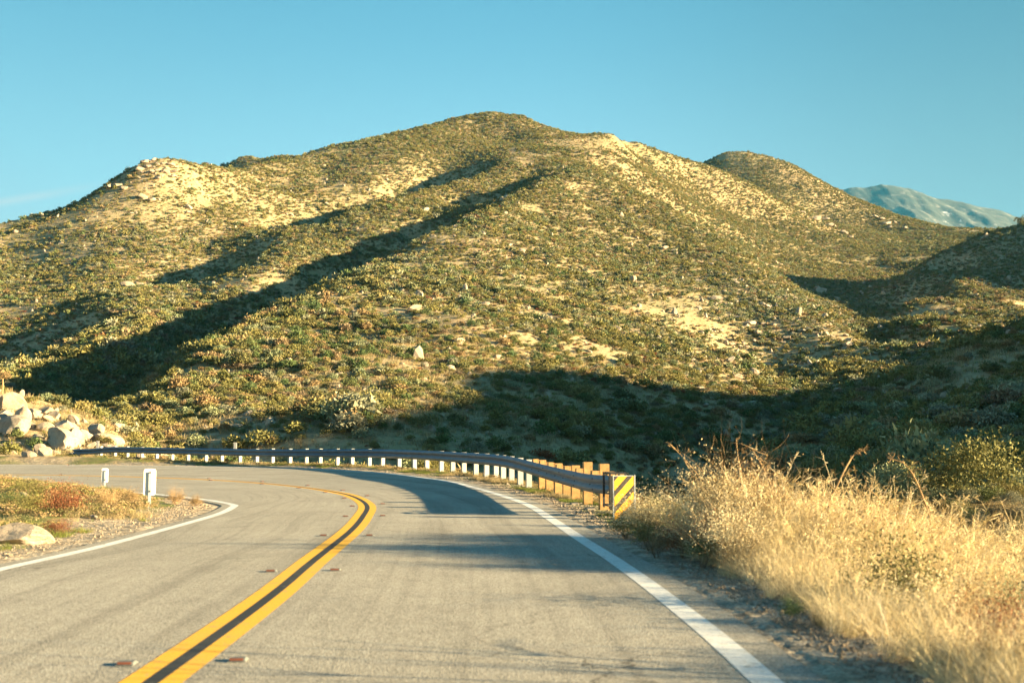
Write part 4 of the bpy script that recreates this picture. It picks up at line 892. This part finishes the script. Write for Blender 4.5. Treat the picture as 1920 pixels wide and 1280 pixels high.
# ---------------------------------------------------------------- boulders
def rock_mesh(seed,sub=4,cuts=9,rough=.09):
    r=np.random.default_rng(seed); bm=bmesh.new(); bmesh.ops.create_icosphere(bm,subdivisions=sub,radius=1)
    P_=np.array([v.co[:] for v in bm.verts]); 
    for k in range(cuts):
        n_=r.normal(size=3); n_/=np.linalg.norm(n_); d=r.uniform(.45,.8); s=P_@n_; ex=np.maximum(s-d,0); P_-=np.outer(ex*.97,n_)
    P_*=np.array([r.uniform(.85,1.25),r.uniform(.75,1.05),r.uniform(.6,.9)])
    def n3(p,sc,s): return vnoise(p[:,0]*sc+p[:,2]*sc*.7,p[:,1]*sc-p[:,2]*sc*.6,s)+vnoise(p[:,1]*sc+7,p[:,2]*sc+3,s+1)
    rr_=P_/np.linalg.norm(P_,axis=1,keepdims=True)
    P_+=rr_*(n3(P_,1.3,seed)*rough*2.2+n3(P_,3.5,seed+3)*rough*.9+n3(P_,8,seed+5)*rough*.5)[:,None]
    for v,c in zip(bm.verts,P_): v.co=c
    me=bpy.data.meshes.new('boulder'); bm.to_mesh(me); bm.free(); me.materials.append(M['rock']); me.polygons.foreach_set('use_smooth',[True]*len(me.polygons)); me.set_sharp_from_angle(angle=math.radians(24))
    me.update(); return me
RK=[rock_mesh(900+k,4 if k<8 else 3) for k in range(14)]
RIT=[]
def rock(px,py,wpx,hpx,label,group,D=None,seed=None,flat=None,dmin=3.0,where=None):
    h=phit(px,py,dmin) if D is None else Vector((at(px,py,D)[0],D,0))
    if h is None: return
    D=h.y; x=h.x; z=gz_at(x,D); w_=wpx*D/2000/2; hh=hpx*D/2000*.62; s=seed if seed is not None else random.randrange(999); r=random.Random(s)
    o=obj('boulder',RK[s%14 if D<100 else 8+s%6] if D<130 else RK[8+s%6]); k_=1.22 if D>95 else 1.25; o.location=(x,D,z+hh*.32); o.scale=(w_*k_*1.1,w_*k_*r.uniform(.9,1.2),hh*k_*(.72 if D>95 else 1.35)); o.rotation_euler=(r.uniform(-.25,.25),r.uniform(-.3,.3),r.uniform(-.5,.5))
    if where: RIT.append((o,px,label,where)); return tag(o,None,'boulder',group)
    return tag(o,label,'boulder',group)
PILE=[(8,757,34,22,'pale flat boulder at the top left of the boulder bank'),(24,764,44,32,'large boulder with a dark shaded face near the top of the boulder bank'),(10,779,26,16,'small round boulder under the dark faced one at the left edge'),(20,806,46,30,'big pale boulder at the left edge of the boulder bank'),(44,790,26,32,'brown round ended boulder in the upper middle of the bank'),(62,780,32,26,'pale angular boulder behind the brown round ended one'),(80,779,30,18,'low tan boulder between two pale ones on the bank top'),(104,786,26,22,'bright egg shaped boulder at the top right of the bank'),(122,804,48,24,'wide smooth pale boulder below the egg shaped one'),(118,836,52,36,'large brown faced boulder low in the middle of the bank'),(140,832,26,30,'pale boulder leaning on the large brown faced one'),(155,826,24,24,'grey lichen covered boulder right of the large brown one'),(178,818,32,30,'bright upright slab boulder right of the lichen covered one'),(200,830,36,22,'rounded pale boulder at the right end of the bank'),(78,850,26,24,'grey boulder low beside the road at the foot of the bank'),(92,788,26,9,'thin flat slab across the middle of the bank'),(170,838,20,10,'small low rock just above the end of the guardrail'),(210,842,26,10,'low flat rock behind the guardrail at the foot of the bank'),(14,816,14,10,'small rock under the big pale boulder at the left edge'),(4,840,16,14,'pale rock low at the left picture edge'),(127,843,12,8,'small rock at the guardrail end below the brown boulder'),(60,800,20,12,'half buried rock in the middle of the bank'),(150,845,14,8,'small pale stone above the rail end'),(36,812,24,14,'tan boulder wedged under the brown round ended one'),(88,806,26,14,'flat tan rock left of the wide smooth boulder'),(70,824,22,12,'low brown rock in the grass of the bank'),(30,838,26,13,'broad low rock at the foot of the bank'),(98,850,18,9,'small rock near the foot of the large brown boulder'),(186,803,18,12,'small rock above the bright upright slab'),(138,792,22,16,'pale block right of the egg shaped boulder'),(2,790,20,18,'pale boulder cut by the left picture edge'),(52,856,20,10,'small grey rock by the roadside at the left')]
for i,(a,b,c,d,l) in enumerate(PILE): rock(a,b,c,d,l,'boulders on the bank at the left',seed=i*5+3,dmin=62)
R5=[(251,779,20,19,'round boulder topping the small outcrop behind the guardrail'),(233,789,24,18,'pale upright boulder in the small outcrop behind the guardrail'),(215,802,32,24,'leaning slab at the foot of the small outcrop'),(199,803,14,11,'smallest rock at the left of the small outcrop'),(264,801,22,13,'half hidden rock right of the small outcrop')]
for i,(a,b,c,d,l) in enumerate(R5): rock(a,b,c,d,l,'small outcrop right of the boulder bank',seed=40+i,dmin=92)
rock(22,1016,100,34,'large flat pale rock on the inner verge at the left picture edge','rocks on the inner verge',seed=61)
rock(48,938,24,14,'small cream rock at the back of the inner verge','rocks on the inner verge',seed=62)
rock(175,972,15,9,'little white stone near the rust red bush','rocks on the inner verge',seed=63)
HS=[(440,801,20,14),(462,777,20,12),(432,806,14,10),(530,751,12,11),(553,690,9,9),(775,582,26,16),(905,574,16,15),(857,646,27,24),(845,658,16,9),(868,567,9,6),(880,570,8,6),(622,659,14,6),(650,663,10,5),(683,732,8,9),(848,738,8,6),(788,742,10,7),(980,540,8,6),(1117,480,10,8),(1057,590,9,7),(1030,640,9,7)]
for i,(a,b,c,d) in enumerate(HS): rock(a,b,c,d,('large' if c>18 else 'small')+' pale rock','scattered rocks on the sunny lower hill face',seed=70+i,dmin=85,where=('high' if b<620 else 'low')+' on the sunny lower hill face')
Z6=[(607,225,50),(655,45,50),(578,62,30),(700,65,40),(1035,265,110),(985,255,60),(750,232,22),(1140,330,60),(1285,342,18),(905,325,30),(925,385,40),(590,400,50),(300,340,60),(320,185,50),(350,210,50),(140,130,30),(45,190,60),(180,340,90),(265,385,60),(340,430,40),(135,590,45),(220,590,55),(175,600,30),(355,490,45),(440,530,85),(515,605,80),(540,630,50),(565,655,35),(755,645,75),(790,615,40),(875,590,55),(930,590,35),(1060,615,60),(1225,630,55),(1280,660,40),(1235,700,85),(1215,795,40),(888,740,30),(920,685,40),(305,700,60),(330,700,45),(370,720,40),(425,720,35),(290,820,80),(475,795,55),(510,825,40),(600,860,80),(425,870,35),(855,815,40),(970,825,40),(350,955,80),(380,970,50),(275,890,45),(95,1190,55),(50,1050,50),(490,1080,35),(745,1015,35),(835,1035,35),(750,930,25),(680,940,28),(400,1190,110),(1570,950,60),(1380,850,80),(800,870,60),(1450,770,55),(545,780,35),(710,685,35),(480,670,50),(565,540,60),(640,545,50),(850,510,45),(980,525,22),(1065,525,30),(1110,515,35),(1115,640,30),(250,280,50),(300,300,40),(420,240,35),(680,330,40),(830,420,30),(800,330,30),(240,240,30)]
for i,(a,b,c) in enumerate(Z6):
    x,y=1300+a/4.27,480+(b+c*.25)/4.27
    rock(x,y,c/4.27,c/4.27*.75,('large' if c>70 else 'small' if c<40 else 'middling')+' granite boulder','granite boulders in the rocky patch on the right',seed=100+i,dmin=100,where='%s of the rocky sunlit patch'%('at the top' if y<545 else 'in the upper half' if y<600 else 'in the lower half' if y<660 else 'at the bottom'))
Z5=[(950,320,30),(1005,350,40),(1040,350,30),(1065,375,35),(1130,410,34),(1160,430,25),(1270,340,34),(1295,350,24),(1310,370,34),(1350,365,20),(1400,390,25),(1330,385,24),(1510,435,15),(1612,455,18),(650,285,14),(800,180,10),(1185,405,12),(1710,685,26),(1580,865,22),(340,480,34),(375,490,26),(40,515,30),(130,830,44),(320,700,24),(975,350,22),(1085,385,20),(420,505,22),(500,540,20)]
for i,(a,b,c) in enumerate(Z5):
    x,y=1100+a/2.34,260+(b+c*.2)/2.34; rock(x,y,c/2.34,c/2.34*.7,'pale boulder','pale boulders on the upper right slopes',seed=200+i,dmin=100,where='on the %s'%('far right slope below the skyline' if y<460 else 'tawny side valley floor' if x>1750 else 'upper part of the sunlit spur'))
CR=[(262+ (i%9)*8.5+random.uniform(-3,3),311+(i//9)*11+random.uniform(-4,4)-(6 if i%9 in(1,2,3,6) else 0),random.uniform(7,15)) for i in range(27)]+[(208,352,14),(220,350,16),(232,355,14),(268,372,18),(285,378,16),(357,400,14),(243,540,24),(262,536,18),(283,547,10),(308,463,9),(607,312,8),(248,401,9)]
for i,(a,b,c) in enumerate(CR): rock(a,b,c,c*.8,'craggy rock','rocks on the left hill',seed=300+i,dmin=200,where=('along the very top of the left hill' if b<318 else 'just under the top of the left hill' if b<345 else 'on the sunlit face of the left hill'))
Z8=[(1250,220,60,30),(1310,200,70,30),(1840,70,38,30),(1460,165,42,25),(1500,135,35,22),(1655,265,48,22),(1495,300,22,14),(1850,460,75,60),(1825,655,95,45),(1880,605,60,45),(720,615,65,50),(975,645,50,40),(1040,765,65,30),(1140,780,55,30),(1200,735,90,50),(1215,805,85,40),(1590,865,70,40),(1745,805,45,30),(345,170,90,30),(185,240,28,18),(175,290,42,20),(800,320,32,18),(1700,720,60,25),(1420,620,40,25),(60,235,40,20),(270,260,30,18),(620,210,30,16)]
for i,(a,b,c,d) in enumerate(Z8):
    x,y=1280+a/3,700+(b+d*.3)/3; rock(x,y,c/3,d/3,('large ' if c>65 else 'small ')+'grey boulder','boulders in the shaded ravine',seed=400+i,dmin=22,where=('low in the shade behind the grass' if y>880 else 'high on the shaded right slope' if x>1600 else 'in the shade under the big hill'))
number(RIT)
# gravel and small stones on the shoulders
st=[rock_mesh(950+k,2,6) for k in range(3)]; P_=[];SC_=[]
stk_=[k for k in range(24,NST-20) if 3<cenC[k][1]<60]
for i in range(34000):
    k=stk_[int(len(stk_)*rng.random()**1.5)]; side=rng.random()<.7; Cq=padO if side else padI; x,y=Cq[k,:2]+ (Cq[k,:2]-cenC[k,:2])/max(.1,np.linalg.norm(Cq[k,:2]-cenC[k,:2]))*abs(rng.normal(0,.8))+rng.normal(0,.25,2)
    if kd.find((x,y,0))[2]<.25: continue
    if y<3 or y>60: continue
    P_.append((x,y,gz_at(x,y))); SC_.append(.008+.022*rng.random()**4+(.03*rng.random() if rng.random()<.01 else 0))
n=len(P_); SC_=np.array(SC_)
scatter('gravel',P_,rng.uniform(0,6.28,(n,3)),np.stack([SC_*1.2,SC_,SC_*.8],1),rng.integers(0,3,n),st,'loose gravel on the road shoulders','gravel')
# small stones over the hills
P_=[];SC_=[]
for i in range(13000):
    a=rng.uniform(-.48,.48); r2=rng.uniform(60,520)**1.0; x,y=r2*math.sin(a),r2*math.cos(a); z=gz_at(x,y); u_,v_=proj(np.array([x,y,z]))
    wgt=.22+1.3*math.exp(-(((u_-1440)/150)**2+((v_-620)/90)**2))+.5*math.exp(-(((u_-290)/60)**2+((v_-330)/25)**2))+.35*math.exp(-(((u_-1600)/120)**2+((v_-410)/40)**2))
    if rng.random()>wgt or y<62 or not visible((x,y,z),.6): continue
    P_.append((x,y,z)); SC_.append(rng.lognormal(-1.15,.5)*(1+r2/450))
n=len(P_); SC_=np.array(SC_); scatter('loose_stones',P_,rng.uniform(0,6.28,(n,3)),np.stack([SC_,SC_*.8,SC_*.7],1),rng.integers(0,3,n),st,'loose pale stones strewn over the hills','stones')
print('rocks',time.time()-T0)
# ---------------------------------------------------------------- small trees on the right skyline
def tree(px,py,D,h,w_,label,k=0):
    q=at(px,py,D); z=gz_at(q[0],D); e=empty('tree',(q[0],D,z-.1)); t=MB(); r=random.Random(int(px))
    t.tube([(0,0,-.2),(.06*h*.3,0,h*.25),(.02*h,.02*h,h*.55)],[h*.05,h*.038,h*.02],7)
    for i in range(6): a=r.uniform(0,6.28); t.tube([(0,0,h*(.2+.05*i)),(math.cos(a)*w_*.25,math.sin(a)*w_*.25,h*(.45+.05*i)),(math.cos(a)*w_*.4,math.sin(a)*w_*.4,h*(.6+.05*i))],[h*.02,h*.012,h*.004],5)
    t.obj('trunk',M['bark'],e); c=obj('crown',VAR['hi',k][int(px)%2],e); c.location=(0,0,h*.3); c.scale=(w_*.55,w_*.55,h*.72); tag(e,label,'tree','small trees on the right skyline')
tree(1914,432,452,6.5,6,'tallest dark round tree on the skyline at the right picture edge')
tree(1852,440,450,3.6,5,'low dark bush like tree left of the tallest skyline tree')
tree(1880,436,450,3.4,3.6,'thin tree between the two darker skyline trees',3)
q=phit(4,742,62)
if q: 
    e=empty('tree',(q.x,q.y,q.z-.1)); t=MB(); t.tube([(0,0,-.1),(.03,0,1.0),(-.02,0,1.9)],[.09,.07,.04],7); t.obj('trunk',M['stalk'],e); c=obj('crown',VAR['hi',3][0],e); c.location=(0,0,1.3); c.scale=(.9,.9,1.6); tag(e,'small pale trunked tree at the left picture edge above the boulders','tree')
# ---------------------------------------------------------------- far mountain
SKM=[(1300,400),(1450,372),(1560,356),(1590,349),(1625,346),(1650,341),(1680,348),(1705,354),(1735,368),(1770,374),(1800,377),(1850,391),(1890,402),(1920,412),(1980,420),(2100,440),(2300,470)]
Dm=6200.; xs=np.array([at(a,b,Dm)[0] for a,b in SKM]); hs=np.array([at(a,b,Dm)[2] for a,b in SKM])
nx_,ny_=340,130; gx1=np.linspace(xs[0],xs[-1],nx_); gy1=np.linspace(-1,1,ny_); GX1,GY1=np.meshgrid(gx1,gy1)
base=np.interp(GX1,xs,hs); YY=Dm+GY1*1900
rid=1-np.abs(fbm(GX1,YY*.6,520,5,81))*2.2; cut=fbm(GX1,YY*.45,420,4,83)
zz=base*(1-np.abs(GY1)**1.15)+ (rid-.6)*120*np.abs(GY1)**.6*(1-np.abs(GY1))+cut*150*np.abs(GY1)**.7+fbm(GX1,YY,160,5,85)*95*(.25+np.abs(GY1))
m,nt,b=mat('mountain_rock'); p=pos(nt); cc=ramp(nt,noise(nt,.012,7,.7,p),[(.42,(.02,.028,.02)),(.56,(.035,.042,.03)),(.62,(.10,.10,.085)),(.72,(.28,.27,.26))])
snow=ramp(nt,noise(nt,.0035,8,.75,p),[(.62,K3(0)),(.66,K3(.8))]); cc=mixc(nt,snow,cc,(.50,.53,.58)); nt.links.new(cc,b.inputs['Base Color']); b.inputs['Roughness'].default_value=.95; bump(nt,b,noise(nt,.01,8,.7,p),.5,12)
tag(obj('mountain',np_mesh('mountain',np.stack([GX1.ravel(),YY.ravel(),zz.ravel()],1),grid_faces(ny_,nx_),m)),'distant blue hazy mountain streaked with snow','mountain',kind='structure')
print('total',time.time()-T0)
# ---------------------------------------------------------------- haze: the real air between here and the far mountain
hz=MB(); hz.box((1900,3300,765),(9000,11000,1660)); hm=bpy.data.materials.new('haze'); hm.use_nodes=True; ht=hm.node_tree; ht.nodes.clear()
ho=ht.nodes.new('ShaderNodeOutputMaterial'); hv=ht.nodes.new('ShaderNodeVolumePrincipled'); hv.inputs['Density'].default_value=3.0e-5; hv.inputs['Color'].default_value=(.12,.60,1,1); hv.inputs['Anisotropy'].default_value=0
ht.links.new(hv.outputs[0],ho.inputs['Volume']); hm.cycles.homogeneous_volume=True if hasattr(hm.cycles,'homogeneous_volume') else None
tag(hz.obj('haze',hm),'thin blue air haze softening the far mountain','haze',kind='stuff')
print('all',time.time()-T0)
